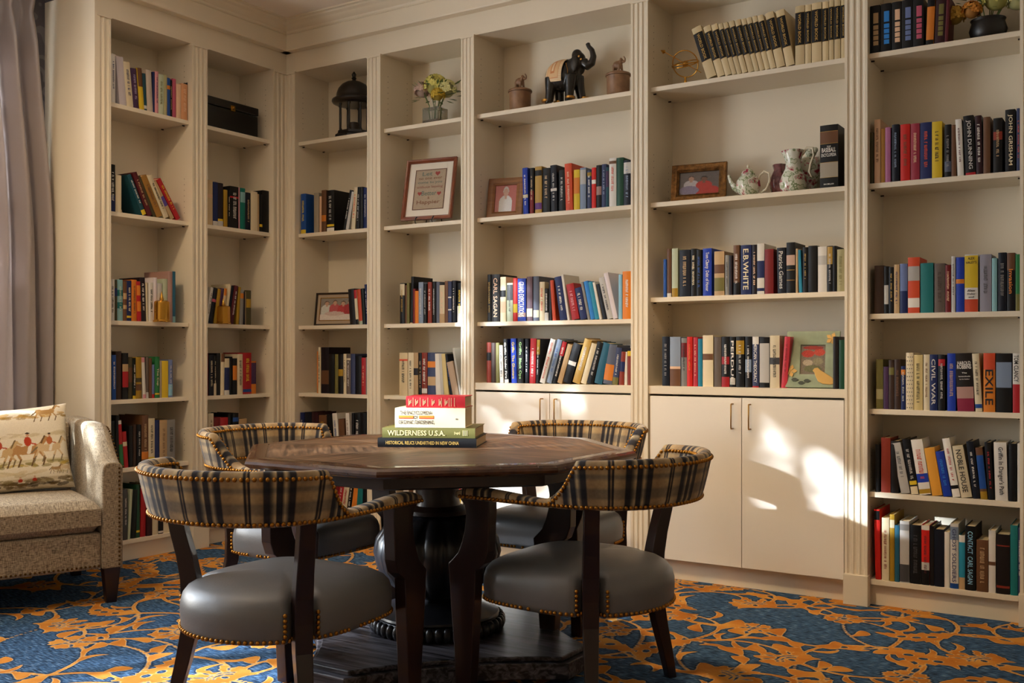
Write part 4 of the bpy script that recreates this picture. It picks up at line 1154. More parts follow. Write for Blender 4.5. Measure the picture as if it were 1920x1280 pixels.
def make_chair():
    c=empty('barrel_chair',(0,0,0))
    P=band_path(); n=len(P); K=18; m=MB(); m.uv=[]; s=0; S=[0]
    for i in range(1,n): s+=math.dist(P[i],P[i-1]); S.append(s)
    def normal(i):
        a=P[max(i-1,0)]; b_=P[min(i+1,n-1)]; tx,ty=b_[0]-a[0],b_[1]-a[1]; l=math.hypot(tx,ty); return (-ty/l*-1*-1 if False else ty/l*-1, tx/l) 
    rings=[]
    for i,(x,y) in enumerate(P):
        nx,ny=normal(i)
        if nx*x+ny*(y+.125)<0: nx,ny=-nx,-ny
        zb,zt,ht,ln_=band_dims(x,y); H=(zt-zb)/2; zc=(zt+zb)/2; r=[]
        for k in range(K):
            a=2*PI*k/K; ca,sa=math.cos(a),math.sin(a); ex=.42 if H>.05 else .6
            u=ht*math.copysign(abs(ca)**.75,ca); v=H*math.copysign(abs(sa)**ex,sa)
            ll=ln_*((v+H)/(2*.075))**1.1
            r.append(((x+nx*(u+ll),y+ny*(u+ll),zc+v),(S[i],zc+v+u*.6)))
        rings.append(r)
    for r in rings: m.v+=[p[0] for p in r]
    for i in range(n-1):
        for k in range(K):
            q=(k+1)%K; m.f.append((i*K+k,i*K+q,(i+1)*K+q,(i+1)*K+k)); m.m.append(0)
            m.uv.append([rings[i][k][1],rings[i][q][1],rings[i+1][q][1],rings[i+1][k][1]])
    for i,rev in ((0,True),(n-1,False)):   # rounded arm ends
        base=[Vector(p[0]) for p in rings[i]]; cc=sum(base,Vector())/K; o=len(m.v); dy=.016
        mid=[cc+(b_-cc)*.72+Vector((0,dy,0)) for b_ in base]; m.v+=[tuple(v) for v in mid]+[tuple(cc+Vector((0,dy*1.35,0)))]
        for k in range(K):
            q=(k+1)%K; f=(i*K+k,i*K+q,o+q,o+k); m.f.append(f if not rev else f[::-1]); m.m.append(0); m.uv.append([(S[i],.6)]*4)
            f=(o+k,o+q,o+K); m.f.append(f if not rev else f[::-1]); m.m.append(0); m.uv.append([(S[i],.6)]*3)
    bo=m.build('back_band',PLAID,c,smooth='all')
    bm=bmesh.new(); bm.from_mesh(bo.data); bmesh.ops.recalc_face_normals(bm,faces=bm.faces); bm.to_mesh(bo.data); bm.free()
    def surf(i,zf,side):
        x,y=P[i]; nx,ny=normal(i)
        if nx*x+ny*(y+.125)<0: nx,ny=-nx,-ny
        zb,zt,ht,ln_=band_dims(x,y); H=(zt-zb)/2; z=zf(zb,zt); v=z-(zt+zb)/2
        sn=min(1,abs(v)/H)**(1/.42); ca=(max(0,1-sn*sn))**.5
        u=side*(ht*max(.82,ca**.75)+.001); ll=ln_*((v+H)/.15)**1.1 if v+H>0 else 0
        return Vector((x+nx*(u+ll),y+ny*(u+ll),z))
    def nails(name,fns):
        q=MB()
        for line in fns:
            if len(line)<2: continue
            acc=0; last=line[0]; q.ball(last,.0066,8,4)
            for p in line[1:]:
                d=(p-last).length
                if d>=.0142: q.ball(p,.0066,8,4); last=p
        o=q.build(name,NAIL,c,smooth='all'); o['kind']='stuff'; return o
    def fine(fn,i0,i1):
        out=[]
        for i in range(i0,i1):
            a,b_=fn(i),fn(i+1); k=max(1,int((b_-a).length/.0035))
            for j in range(k): out.append(a.lerp(b_,j/k))
        return out
    iback=[i for i,(x,y) in enumerate(P) if y<-.04]; a0,a1=iback[0],iback[-1]
    bot=lambda sd:(lambda i:surf(i,lambda zb,zt:zb+.011,sd)); tp=lambda sd:(lambda i:surf(i,lambda zb,zt:max(zt-.020,zb+.012),sd))
    nails('outer_nailhead_trim',[fine(bot(1),0,n-1),fine(tp(1),a0,a1)])
    nails('inner_nailhead_trim',[fine(bot(-1),0,n-1),fine(tp(-1),a0,a1)])
    # seat
    def outline(t):
        ct,st=math.cos(t),math.sin(t)
        if st>0: x=.272*math.copysign(abs(ct)**.45,ct); y=.283*abs(st)**.42; x*=1-.06*(y/.283)
        else: x=.272*math.copysign(abs(ct)**.96,ct); y=-.288*abs(st)**.96
        r=math.hypot(x,y)+1e-9
        for sx in (1,-1):   # the cover is notched where each rear leg passes
            d=abs((x*-.533*-1*1.0 if False else x*.533*sx+y*.846)); 
            if x*sx>0 and y<-.02: k=.055*math.exp(-(d/.030)**4); x*=1-k/r; y*=1-k/r
        return x,y
    m=MB(); NS=72; prof=[(.955,.306),(1.0,.312),(1.004,.33),(1.012,.36),(1.008,.385),(.985,.408),(.94,.424),(.86,.437),(.72,.448),(.5,.456),(.25,.460)]
    for r,z in prof:
        for i in range(NS):
            x,y=outline(2*PI*i/NS); m.v.append((x*r,y*r,z))
    for j in range(len(prof)-1):
        for i in range(NS): m.f.append((j*NS+i,j*NS+(i+1)%NS,(j+1)*NS+(i+1)%NS,(j+1)*NS+i)); m.m.append(0)
    m.f.append(tuple(range(NS))[::-1]); m.m.append(0); m.v.append((0,0,.461)); e=len(m.v)-1; o=(len(prof)-1)*NS
    for i in range(NS): m.f.append((o+i,o+(i+1)%NS,e)); m.m.append(0)
    m.build('seat',LEATH,c,smooth='all')
    rim=[Vector((*outline(2*PI*i/400),.317)) for i in range(401)]; rim=[Vector((p.x*1.005,p.y*1.005,p.z)) for p in rim]
    q=MB(); last=rim[0]
    for p in rim:
        if (p-last).length>=.0142: q.ball(p,.0066,8,4); last=p
    PP=[(.262,-.172),(-.262,-.172)]
    for sx in (1,-1):
        base=Vector((.25*sx,-.165,0)); rad=base.normalized(); tan=Vector((-rad.y,rad.x,0))
        for sd in (-1,1):
            for k in range(5):
                pos=None
                best=min((outline(2*PI*i/400) for i in range(400)),key=lambda w:(Vector((w[0],w[1],0))-(base+tan*.043*sd*1.0+rad*.02)).length)
                q.ball((best[0]*1.014,best[1]*1.014,.331+.0142*k),.0066,8,4)
        for k in range(5): q.ball((.2495*sx,.262,.331+.0142*k),.0066,8,4)
    o_=q.build('seat_nailhead_trim',NAIL,c,smooth='all'); o_['kind']='stuff'
    # rear legs: one curved square post each, rising to the band
    for sx in (1,-1):
        rad=Vector((.846*sx,-.533,0)); pts=[];rr=[]
        for z,ro,w in ((0,.335,.022),(.08,.318,.026),(.18,.292,.030),(.28,.270,.034),(.36,.266,.036),(.43,.270,.036),(.50,.284,.034),(.57,.303,.033),(.66,.322,.032)):
            pts.append(rad*ro+Vector((0,0,z))); rr.append(w)
        m=MB(); k=len(pts); tan=Vector((-rad.y,rad.x,0))
        for p,w in zip(pts,rr):
            hw=w*.72
            for a,b_ in ((-1,-1),(1,-1),(1,1),(-1,1)): m.v.append(tuple(p+rad*hw*a+tan*hw*b_))
        for j in range(k-1):
            for i in range(4): m.f.append((j*4+i,j*4+(i+1)%4,(j+1)*4+(i+1)%4,(j+1)*4+i)); m.m.append(0)
        m.f.append((3,2,1,0)); m.f.append(tuple((k-1)*4+i for i in range(4))); m.m+=[0,0]
        lo_=m.build('leg',MAHOG,c,bevel=.003)
    # front legs with the scrolled arm support above the seat
    pf=[(.185,.655),(.185,.60),(.188,.54),(.19,.48),(.205,.44),(.238,.415),(.243,.31),(.252,.15),(.262,0),(.312,0),(.322,.15),(.336,.31),(.342,.40),(.345,.428),(.330,.442),(.308,.465),(.292,.50),(.281,.54),(.276,.59),(.282,.62),(.296,.635),(.300,.650),(.290,.655)]
    for sx in (1,-1):
        m=MB(); m.prism(pf,.262*sx-.022,.262*sx+.022,'x'); m.build('leg',MAHOG,c,bevel=.003)
    return c
ch=make_chair()
chairs=[((2.38,-2.385),0.0,'plaid barrel chair on the near left, its curved back turned to the camera'),
        ((3.01,-1.645),PI/2,'plaid barrel chair on the near right, side on, before the white cabinet doors'),
        ((1.60,-1.52),-PI/2,'plaid barrel chair at the far left of the table, beside the corner shelves'),
        ((2.42,-.80),PI,'plaid barrel chair behind the table, its open front facing the camera before white cabinets')]
for i,((x,y),rz,lb) in enumerate(chairs):
    o=ch if i==0 else copy_tree(ch)
    o.location=(x,y,0); o.rotation_euler=(0,0,rz); tag(o,lb,'chair','plaid barrel chairs around the table')

# ------------------------------------------------------------------ sofa
def linen(name,c1,c2,sc=1):
    m,nt,b=nodes(name); tc=N(nt,'ShaderNodeTexCoord')
    sx=N(nt,'ShaderNodeSeparateXYZ'); L(nt,tc.outputs['Normal'],sx.inputs[0]); acc=None
    for ax,s in enumerate(((620*sc,55*sc,55*sc),(55*sc,620*sc,55*sc),(55*sc,55*sc,620*sc))):   # threads thin across one axis, long along the others
        mp=N(nt,'ShaderNodeMapping'); mp.inputs['Scale'].default_value=s; L(nt,tc.outputs['Object'],mp.inputs['Vector']); n=N(nt,'ShaderNodeTexNoise'); n.inputs['Scale'].default_value=1; n.inputs['Detail'].default_value=1; L(nt,mp.outputs[0],n.inputs['Vector'])
        ab=N(nt,'ShaderNodeMath',operation='ABSOLUTE'); L(nt,sx.outputs[ax],ab.inputs[0]); iv=N(nt,'ShaderNodeMath',operation='SUBTRACT'); iv.inputs[0].default_value=1; L(nt,ab.outputs[0],iv.inputs[1])
        ct=N(nt,'ShaderNodeMath',operation='SUBTRACT'); ct.inputs[1].default_value=.5; L(nt,n.outputs['Fac'],ct.inputs[0]); ml=N(nt,'ShaderNodeMath',operation='MULTIPLY'); L(nt,ct.outputs[0],ml.inputs[0]); L(nt,iv.outputs[0],ml.inputs[1])
        if acc is None: acc=ml
        else: a=N(nt,'ShaderNodeMath',operation='ADD'); L(nt,acc.outputs[0],a.inputs[0]); L(nt,ml.outputs[0],a.inputs[1]); acc=a
    mr=N(nt,'ShaderNodeMapRange'); mr.inputs['From Min'].default_value=-.26; mr.inputs['From Max'].default_value=.26; L(nt,acc.outputs[0],mr.inputs['Value'])
    r=N(nt,'ShaderNodeValToRGB'); r.color_ramp.elements[0].color=(*lin(h(c1)),1); r.color_ramp.elements[1].color=(*lin(h(c2)),1); L(nt,mr.outputs[0],r.inputs[0]); L(nt,r.outputs[0],b.inputs['Base Color'])
    bp=N(nt,'ShaderNodeBump'); bp.inputs['Strength'].default_value=.5; bp.inputs['Distance'].default_value=.0015; L(nt,mr.outputs[0],bp.inputs['Height']); L(nt,bp.outputs[0],b.inputs['Normal'])
    b.inputs['Roughness'].default_value=.95; b.inputs['Specular IOR Level'].default_value=.15; b.inputs['Sheen Weight'].default_value=.1
    return m
LIN=linen('woven_linen','57493a','bfae92')
AS=math.radians(-21.7); SL=1.13
# sofa frame: local +x = facing, local +y = towards its right hand end (by the shelves)
so=tag(empty('sofa',(.713,-1.707,0),AS),'woven beige linen sofa with a sloping nailhead trimmed arm, cut by left photo edge','sofa')
def armprof(x): # x<=0 from the front backwards -> top height
    t=-x
    return .622+.16*smooth(.02,.30,t)**.9+.01*smooth(.3,.7,t)
m=MB(); xs=[-.0]+[-.02*i for i in range(1,42)]
def arm(y0,y1):
    m=MB(); n=0; K=None; secs=[]
    for i,x in enumerate([0]+[-.01-.02*i for i in range(38)]):
        zt=armprof(x); w=y1-y0; r=min(.03,w*.4); sec=[(y0,.155)]
        for k in range(5): a=PI-PI/2*k/4; sec.append((y0+r+r*math.cos(a),zt-r+r*math.sin(a)))
        for k in range(5): a=PI/2-PI/2*k/4; sec.append((y1-r+r*math.cos(a),zt-r+r*math.sin(a)))
        sec.append((y1,.155)); secs.append([(x,y,z) for y,z in sec])
    K=len(secs[0])
    for s_ in secs: m.v+=s_
    for i in range(len(secs)-1):
        for k in range(K):
            q=(k+1)%K; m.f.append((i*K+k,(i+1)*K+k,(i+1)*K+q,i*K+q)); m.m.append(0)
    m.f.append(tuple(range(K))); m.f.append(tuple((len(secs)-1)*K+k for k in range(K))[::-1]); m.m+=[0,0]
    o=m.build('arm',LIN,so,smooth=40,bevel=.006)
    bm=bmesh.new(); bm.from_mesh(o.data); bmesh.ops.recalc_face_normals(bm,faces=bm.faces); bm.to_mesh(o.data); bm.free()
    q=MB(); 
    yo=y1-.016 if y1>-.5 else y0+.016
    z=.17
    while z<.60: q.ball((.003,yo,z),(.004,.0055,.0055),7,4); z+=.0185
    ns=[]
    x=-.0
    while x>-.74:
        q.ball((x,y1+.002 if y1>-.5 else y0-.002,armprof(x)-.022),.0055,7,4); x-=.0185
    t_=q.build('nailhead_trim',NAILD,o,smooth='all'); t_['kind']='stuff'
arm(-.088,0); arm(-SL,-SL+.088)
def cushion(name,x0,x1,y0,y1,z0,z1,puff,parent,matl,r=.035,n=18):
    m=MB(); nx,ny=n,n*2
    def P(i,j,top):
        u=i/nx;v=j/ny; x=x0+(x1-x0)*u; y=y0+(y1-y0)*v
        eu=min(u,1-u)*(x1-x0); ev=min(v,1-v)*(y1-y0); e_=min(1,min(eu,ev)/r); k=math.sqrt(max(0,1-(1-e_)**2)); zc=(z0+z1)/2; H=(z1-z0)/2
        pf=puff*math.sin(PI*u)**.5*math.sin(PI*v)**.35
        return (x,y,zc+(H*(.55+.45*k)+pf*(1 if top else .0))*(1 if top else -1))
    for top in (1,0):
        o=len(m.v)
        for j in range(ny+1):
            for i in range(nx+1): m.v.append(P(i,j,top))
        for j in range(ny):
            for i in range(nx):
                a=o+j*(nx+1)+i; f=(a,a+1,a+nx+2,a+nx+1); m.f.append(f if top else f[::-1]); m.m.append(0)
    o2=(nx+1)*(ny+1)
    b=[j for j in range(nx+1)]+[j*(nx+1)+nx for j in range(1,ny+1)]+[ny*(nx+1)+i for i in range(nx-1,-1,-1)]+[j*(nx+1) for j in range(ny-1,0,-1)]
    for a,c_ in zip(b,b[1:]+b[:1]): m.f.append((a,o2+a,o2+c_,c_)[::-1]); m.m.append(0)
    o=m.build(name,matl,parent,smooth=60,bevel=0)
    bm=bmesh.new(); bm.from_mesh(o.data); bmesh.ops.recalc_face_normals(bm,faces=bm.faces); bm.to_mesh(o.data); bm.free()
    return o
MB().box(-.74,-.012,-SL+.088,-.088,.155,.315).build('seat_base',LIN,so,bevel=.012)
q=MB(); y=-.10
while y>-SL+.1: q.ball((-.009,y,.170),(.004,.0055,.0055),7,4); y-=.0185
t_=q.build('base_nailhead_trim',NAILD,so,smooth='all'); t_['kind']='stuff'
cushion('seat_cushion',-.595,.002,-SL+.093,-.093,.318,.452,.018,so,LIN)
MB().box(-.76,-.60,-SL+.088,-.088,.155,.775).build('backrest',LIN,so,bevel=.03)
for x in (-.035,-.70):
    for y in (-.045,-SL+.045):
        m=MB(); v=[(x-.022,y-.022,0),(x+.022,y-.022,0),(x+.022,y+.022,0),(x-.022,y+.022,0),(x-.034,y-.036,.156),(x+.034,y-.036,.156),(x+.034,y+.036,.156),(x-.034,y+.036,.156)]
        m.add(v,[(3,2,1,0),(4,5,6,7),(0,1,5,4),(1,2,6,5),(2,3,7,6),(3,0,4,7)]); m.build('leg',MAHOG,so,bevel=.003)

# scatter cushion printed with a hunting scene
def hunting_cushion():
    rng=np.random.default_rng(4); W_,H_=220,170
    cv=Canvas(W_,H_,h('e6dcc6'))
    def rocks(y,c1,c2,n,seed):
        r=random.Random(seed)
        for i in range(n): cv.ell(r.random(),y+r.uniform(-.025,.025),r.uniform(.02,.07),r.uniform(.008,.022),r.choice((c1,c2)),r.uniform(-.4,.4),.7)
    for y,c in ((.30,'d9c48c'),(.335,'b6a860'),(.62,'dccfae'),(.12,'b8a076')): cv.rect(0,1,y-.012,y+.02,h(c),.45)
    rocks(.30,h('8a7c3c'),h('c0a44c'),34,1); rocks(.10,h('6c5838'),h('94845c'),44,2); rocks(.20,h('c8b890'),h('d8c8a4'),20,7); rocks(.64,h('cdbd98'),h('d8caac'),22,3); rocks(.86,h('a08040'),h('c49c50'),26,5); rocks(.05,h('4c4030'),h('75603c'),34,6)
    def horse(x,y,s,c,rider=None,flip=1):
        s*=.74; c=tuple(v*.55+.5*w for v,w in zip(c,h('b89c70'))); f=flip; B=lambda dx,dy,rx,ry,cc,rot=0:cv.ell(x+dx*s*f,y+dy*s*1.29,rx*s,ry*s*1.29,cc,rot*f)
        dk=tuple(v*.6 for v in c)
        B(0,0,.115,.042,c); B(.09,.012,.045,.040,c); B(-.09,.012,.050,.045,c)
        cv.line(x+.10*s*f,y+.02*s*1.29,x+.17*s*f,y+.105*s*1.29,.022*s,c); cv.line(x+.165*s*f,y+.105*s*1.29,x+.215*s*f,y+.075*s*1.29,.013*s,c)
        cv.line(x+.12*s*f,y+.05*s*1.29,x+.16*s*f,y+.125*s*1.29,.008*s,dk)
        for lx,ly,kx in ((.10,-.02,.15),(.08,-.02,.05),(-.09,-.02,-.06),(-.11,-.01,-.15)):
            cv.line(x+lx*s*f,y+ly*s,x+kx*s*f,y-.085*s*1.29,.011*s,c); cv.line(x+kx*s*f,y-.085*s*1.29,x+(kx-.025)*s*f,y-.15*s*1.29,.007*s,dk)
        cv.line(x-.13*s*f,y+.02*s,x-.19*s*f,y-.05*s,.010*s,dk)
        if rider:
            cv.line(x+.01*s*f,y-.03*s,x+.03*s*f,y+.06*s,.016*s,h('e8e0d0')); B(.01,.085,.032,.045,rider); B(.012,.145,.014,.016,h('d0a080')); B(.012,.162,.020,.008,h('3a2c20')); cv.line(x+.02*s*f,y+.09*s,x+.075*s*f,y+.07*s,.008*s,rider)
    horse(.62,.46,1.25,h('a06a38'),h('b8452c')); horse(.80,.47,1.05,h('d8c09c'),h('b86a40')); horse(.40,.45,1.1,h('c8a878'),h('b04830')); horse(.16,.47,1.2,h('865a34'),h('b04428'))
    horse(.80,.90,.8,h('9a6c34')); horse(.2,.88,.8,h('a87c48'),h('b03c28')); horse(.93,.24,.5,h('e0d4bc')); horse(.84,.23,.42,h('8c6a44'))
    for x in (.3,.55,.66,.1): cv.ell(x,.12,.018,.022,h('b83c28')); cv.ell(x,.155,.008,.01,h('cfa080'))
    cv.noise(.12,rng)
    me_=attrmat('printed_cushion_cotton',.9,spec=.15)
    w,hh,dp=.54,.405,.075
    def pos(side):
        def f(u,v):
            a=2*u-1;b=2*v-1
            pin=1-.07*(1-abs(a)**2)*abs(b)**3; pin2=1-.07*(1-abs(b)**2)*abs(a)**3
            e=(max(0,1-a**4)*max(0,1-b**4))**.55
            x=a*w/2*pin2; z=b*hh/2*pin
            wr=.004*math.sin(9*a+3*b)*e
            return (side*(dp*e+.001)+wr, x, z)
        return f
    r=tag(empty('scatter_cushion',(0,0,0)),'cream cushion printed with hunting riders on horses, leaning in the sofa corner','cushion')
    o=grid_print('front_panel',cv,pos(1),me_,r)
    cb=Canvas(40,30,h('ddd2ba')); o2=grid_print('back_panel',cb,pos(-1),me_,r)
    return r
cu=hunting_cushion()
# stand it on the seat, against the backrest
loc=Matrix.Translation((.713,-1.707,0))@Matrix.Rotation(AS,4,'Z')@Matrix.Translation((-.475,-.385,.655))@Matrix.Rotation(math.radians(-13),4,'Y')@Matrix.Rotation(math.radians(3),4,'X')
cu.matrix_world=loc
# ------------------------------------------------------------------ curtain
def curtain(y0,y1,label,seed):
    m,nt,b=nodes('satin_curtain_%d'%seed); b.inputs['Base Color'].default_value=(*lin(h('aca2a0')),1); b.inputs['Roughness'].default_value=.30; b.inputs['Specular IOR Level'].default_value=.8; b.inputs['Sheen Weight'].default_value=.3
    out=nt.nodes['Material Output']; tl=N(nt,'ShaderNodeBsdfTranslucent'); tl.inputs['Color'].default_value=(*lin(h('c4bab6')),1); mx=N(nt,'ShaderNodeMixShader'); mx.inputs[0].default_value=.4
    L(nt,b.outputs[0],mx.inputs[1]); L(nt,tl.outputs[0],mx.inputs[2]); L(nt,mx.outputs[0],out.inputs['Surface'])
    nx,nz=160,40; rr=random.Random(seed); ph=[rr.uniform(0,6) for _ in range(6)]; W=y1-y0; k=W/.115
    vs=[];fs=[]
    for j in range(nz+1):
        z=.02+(3.02-.02)*j/nz; fl=1-j/nz
        for i in range(nx+1):
            u=i/nx; sp=1+ .10*smooth(2.9,1.4,z)   # spreads below the pleats
            y=y1-(1-u)*W*sp + .10*smooth(2.95,1.6,z) - .10
            pinch=1-.75*math.exp(-((z-2.86)/.07)**2)
            x=X0+.085+.044*pinch*math.sin(2*PI*k*u+.5*math.sin(3*fl+ph[0]))+.014*math.sin(2*PI*k*2.1*u+ph[1]+2*fl)*(.4+fl)
            vs.append((x,y,z))
    for j in range(nz):
        for i in range(nx): a=j*(nx+1)+i; fs.append((a,a+1,a+nx+2,a+nx+1))
    mb=MB(); mb.v=vs; mb.f=fs; mb.m=[0]*len(fs); o=mb.build('curtain',m,None,smooth='all')
    s=o.modifiers.new('solid','SOLIDIFY'); s.thickness=.003
    tag(o,label,'curtain')
curtain(-2.10,-1.385,'pleated mauve grey satin curtain hanging left of the bookcases, behind the sofa',3)
curtain(-4.45,-3.55,'pleated mauve grey satin curtain between the two windows, outside the photo',5)
rod=MB(); rod.tube([(X0+.085,-5.8,3.05),(X0+.085,-1.37,3.05)],.014,12); tag(rod.build('curtain_rod',BRASS,None,smooth='all'),'brass rod above the curtain at the left window, mostly outside the photo','curtain rod')

# ------------------------------------------------------------------ ornaments on the shelves
BLK=mat('black_lacquer',h('15120f'),rough=.3,coat=.2)
# chest, second bay
def put(px,py,pz,wall='B',ang=0): # world placement with x along the wall, y into it
    return Matrix.Translation((px,py,pz))@Matrix.Rotation(ang,4,'Z')
c=tag(empty('storage_chest',(-.055,-.39,ZA),PI/2),'low black lidded chest with a brass clasp on the top shelf of the second bay','chest')
MB().box(-.205,.205,0,.20,0,.135).build('body',BLK,c,bevel=.004); MB().box(-.209,.209,-.004,.204,.138,.186).build('lid',BLK,c,bevel=.006)
mm=MB(); mm.box(-.016,.016,-.010,-.004,.128,.160); mm.ball((0,-.012,.148),.007,10,6); mm.build('clasp',BRASSB,c,bevel=.001)
# lantern
c=tag(empty('domed_lantern',(.425,.150,ZA)),'black domed garden style lantern with columns, third bay, top shelf','lantern')
mm=MB(); mm.lathe([(.005,0),(.125,0),(.125,.018),(.118,.022),(.108,.03),(.106,.045),(.09,.048)],8,0,Matrix.Rotation(PI/8,4,'Z')); mm.build('base',BLK,c)
for i in range(8):
    a=2*PI*i/8+PI/8; mm=MB(); mm.lathe([(.009,.045),(.009,.055),(.0055,.06),(.0065,.13),(.0055,.20),(.009,.205),(.009,.215)],10,0,Matrix.Translation((.090*math.cos(a),.090*math.sin(a),0))); mm.build('column',BLK,c,smooth=True)
mm=MB(); mm.lathe([(.085,.213),(.110,.213),(.130,.222),(.136,.232),(.134,.242),(.120,.250),(.112,.256),(.108,.266),(.106,.282),(.096,.310),(.075,.336),(.048,.352),(.020,.360),(.012,.365),(.010,.372)],48); mm.build('dome_roof',BLK,c,smooth=True)
mm=MB(); mm.lathe([(.011,.370),(.016,.377),(.010,.384),(.013,.392),(.015,.400),(.008,.410),(.003,.418)],20); mm.build('finial',BLK,c,smooth=True)
mm=MB(); mm.lathe([(.03,.048),(.03,.10),(.028,.104),(.002,.105)],24); mm.build('candle',mat('dark_wax',h('3a3028'),rough=.5),c,smooth=True)

def glassmat(name,c='d8dcd8',rough=.03):
    if name in MATS: return MATS[name]
    m,nt,b=nodes(name); b.inputs['Base Color'].default_value=(*lin(h(c)),1); b.inputs['Roughness'].default_value=rough; b.inputs['Transmission Weight'].default_value=.9; b.inputs['IOR'].default_value=1.25; MATS[name]=m; return m
def flowers(name,loc,label,dark,sc,seed):
    r=random.Random(seed); c=tag(empty(name,loc),label,'flower arrangement')
    if not dark:
        g=glassmat('clear_vase_glass')
        v=MB(); v.box(-.055,.055,-.05,.05,0,.10).build('vase',g,c,bevel=.003)
        w=MB(); w.box(-.050,.050,-.045,.045,.004,.03); w.build('pebbles',mat('pebbles',h('7a6450'),rough=.7,var=.5,scale=90,bump=.8,bscale=80),c)
    else:
        v=MB(); v.lathe([(.05,0),(.065,.015),(.075,.05),(.065,.085),(.07,.095),(.06,.095),(.01,.08)],32); v.build('vase',mat('dark_vase',h('120d0a'),rough=.4),c,smooth=True)
    st=MB()
    for i in range(10):
        a=r.uniform(0,2*PI); st.tube([(.02*math.cos(a),.015*math.sin(a),.01),(.035*math.cos(a),.03*math.sin(a),.09*sc),(.075*math.cos(a),.05*math.sin(a),.15*sc)],.0022,6)
    s_=st.build('stems',mat('stem_green',h('5a7038'),rough=.6),c,smooth='all'); s_['kind']='stuff'
    def petals(cx,cy,cz,R_,n,pr):
        m=MB()
        for i in range(n):
            u=r.uniform(-.25,1); a=r.uniform(0,2*PI); q=math.sqrt(max(0,1-u*u)); d=Vector((q*math.cos(a),q*math.sin(a),u)); p=Vector((cx,cy,cz))+d*R_
            t1=d.orthogonal().normalized(); t2=d.cross(t1); ro=r.uniform(0,PI)
            for k in range(4):
                b_=ro+k*PI/2; e=t1*math.cos(b_)+t2*math.sin(b_); f_=t1*-math.sin(b_)+t2*math.cos(b_)
                m.add([p,p+e*pr*.6+f_*pr*.45+d*pr*.15,p+e*pr*1.1+d*pr*.3,p+e*pr*.6-f_*pr*.45+d*pr*.15],[(0,1,2,3)])
        return m
    cols=(('hydrangea_bloom','e2da78'),('hydrangea_bloom','ece8a4'),('rose_bloom','e0c0b0'),('lily_bloom','d8b840')) if not dark else (('hydrangea_bloom','d0c868'),('hydrangea_bloom','dcd48c'),('lily_bloom','d89038'),('lily_bloom','d0a848'))
    spots=((.015,-.02,.175,.050),(.065,.0,.155,.042),(-.06,-.015,.165,.036),(.045,-.05,.125,.028)) if not dark else ((.03,-.02,.150,.050),(.10,.0,.140,.045),(-.05,-.04,.115,.032),(-.11,-.02,.110,.035))
    for (nm,cc),(x,y,z,R_) in zip(cols,spots):
        o=petals(x*sc,y,z*sc,R_*sc,70,.013*sc).build(nm,mat(nm+cc,h(cc),rough=.6,objvar=.05),c,smooth=False)
        core=MB().ball((x*sc,y,z*sc),R_*sc*.85,12,8).build('calyx',mat('calyx'+cc,tuple(q*.72 for q in h(cc)),rough=.8),o,smooth='all')
    lf=MB()
    for i in range(60):
        a=r.uniform(0,2*PI); el=r.uniform(-.3,1.0); R_=r.uniform(.06,.115)*sc; p=Vector((R_*math.cos(a),R_*.55*math.sin(a),.13*sc+.05*el*sc)); d=Vector((math.cos(a),math.sin(a)*.5,el*.6)).normalized(); s2=d.cross(Vector((0,0,1))).normalized(); Ln=r.uniform(.02,.045)*sc
        lf.add([p,p+d*Ln*.5+s2*Ln*.2,p+d*Ln,p+d*Ln*.5-s2*Ln*.2],[(0,1,2,3)])
    l_=lf.build('leaves',mat('leaf_green',h('5f7440'),rough=.55,var=.3,scale=30),c); l_['kind']='stuff'
flowers('vase_of_hydrangeas',(1.070,.12,ZA),'pale yellow hydrangeas and pink buds in a clear glass vase, top shelf, fourth bay',False,1.28,3)
flowers('vase_of_flowers',(3.985,.125,ZA),'yellow and orange blooms in a dark vase at the top right corner of the photo',True,1.15,8)

# remeshed one-piece figures (elephants)
def fused(name,balls,tubes,voxel,matl,parent,paint=None):
    m=MB()
    for c_,r_ in balls: m.ball(c_,r_,20,12)
    for pts,rad in tubes: m.tube(pts,rad,14)
    o=m.build(name,matl,parent)
    md=o.modifiers.new('fuse','REMESH'); md.mode='VOXEL'; md.voxel_size=voxel; md.use_smooth_shade=True
    sm=o.modifiers.new('soften','SMOOTH'); sm.iterations=4; sm.factor=.5
    return o
def elephant(parent,s,matl,name,vox,sx_=.84):
    B=[((-.02,0,.575),(.36,.25,.285)),((-.2,0,.57),(.2,.22,.25)),((.16,0,.64),(.2,.20,.24)),((.34,0,.82),(.16,.145,.17)),((.30,0,.92),(.12,.12,.12))]
    Tt=[([(.46,0,.78),(.56,0,.70),(.66,0,.74),(.70,0,.86),(.66,0,.98),(.58,0,1.06),(.555,0,1.12)],[.10,.085,.07,.06,.05,.042,.045])]
    for x,y,fx in ((.24,.11,.36),(.20,-.11,.16),(-.24,.11,-.20),(-.28,-.11,-.34)):
        Tt.append(([(x,y,.55),((x+fx)/2,y,.30),(fx,y,.10),(fx+.01,y,0.0)],[.125,.092,.078,.085]))
    Tt.append(([(-.37,0,.68),(-.42,0,.50),(-.40,0,.34)],[.03,.02,.024]))
    sc=lambda p:(p[0]*s*sx_,p[1]*s,p[2]*s)
    B=[(sc(c_),sc(r_)) for c_,r_ in B]; Tt=[([sc((p[0],p[1],max(p[2],.085) if i>2 else p[2])) for i,p in enumerate(pts)],[q*s for q in rad]) for pts,rad in Tt]
    B+= [(sc((.31,sg*.15,.74)),sc((.10,.028,.15))) for sg in (-1,1)]
    return fused(name,B,Tt,vox,matl,parent)
c=tag(empty('elephant_statue',(1.925,.135,ZA+.001),math.radians(2)),'black carved elephant statue with raised trunk and orange and cream painted blanket','statue')
ES=.285
elephant(c,ES,BLK,'body',.0045)
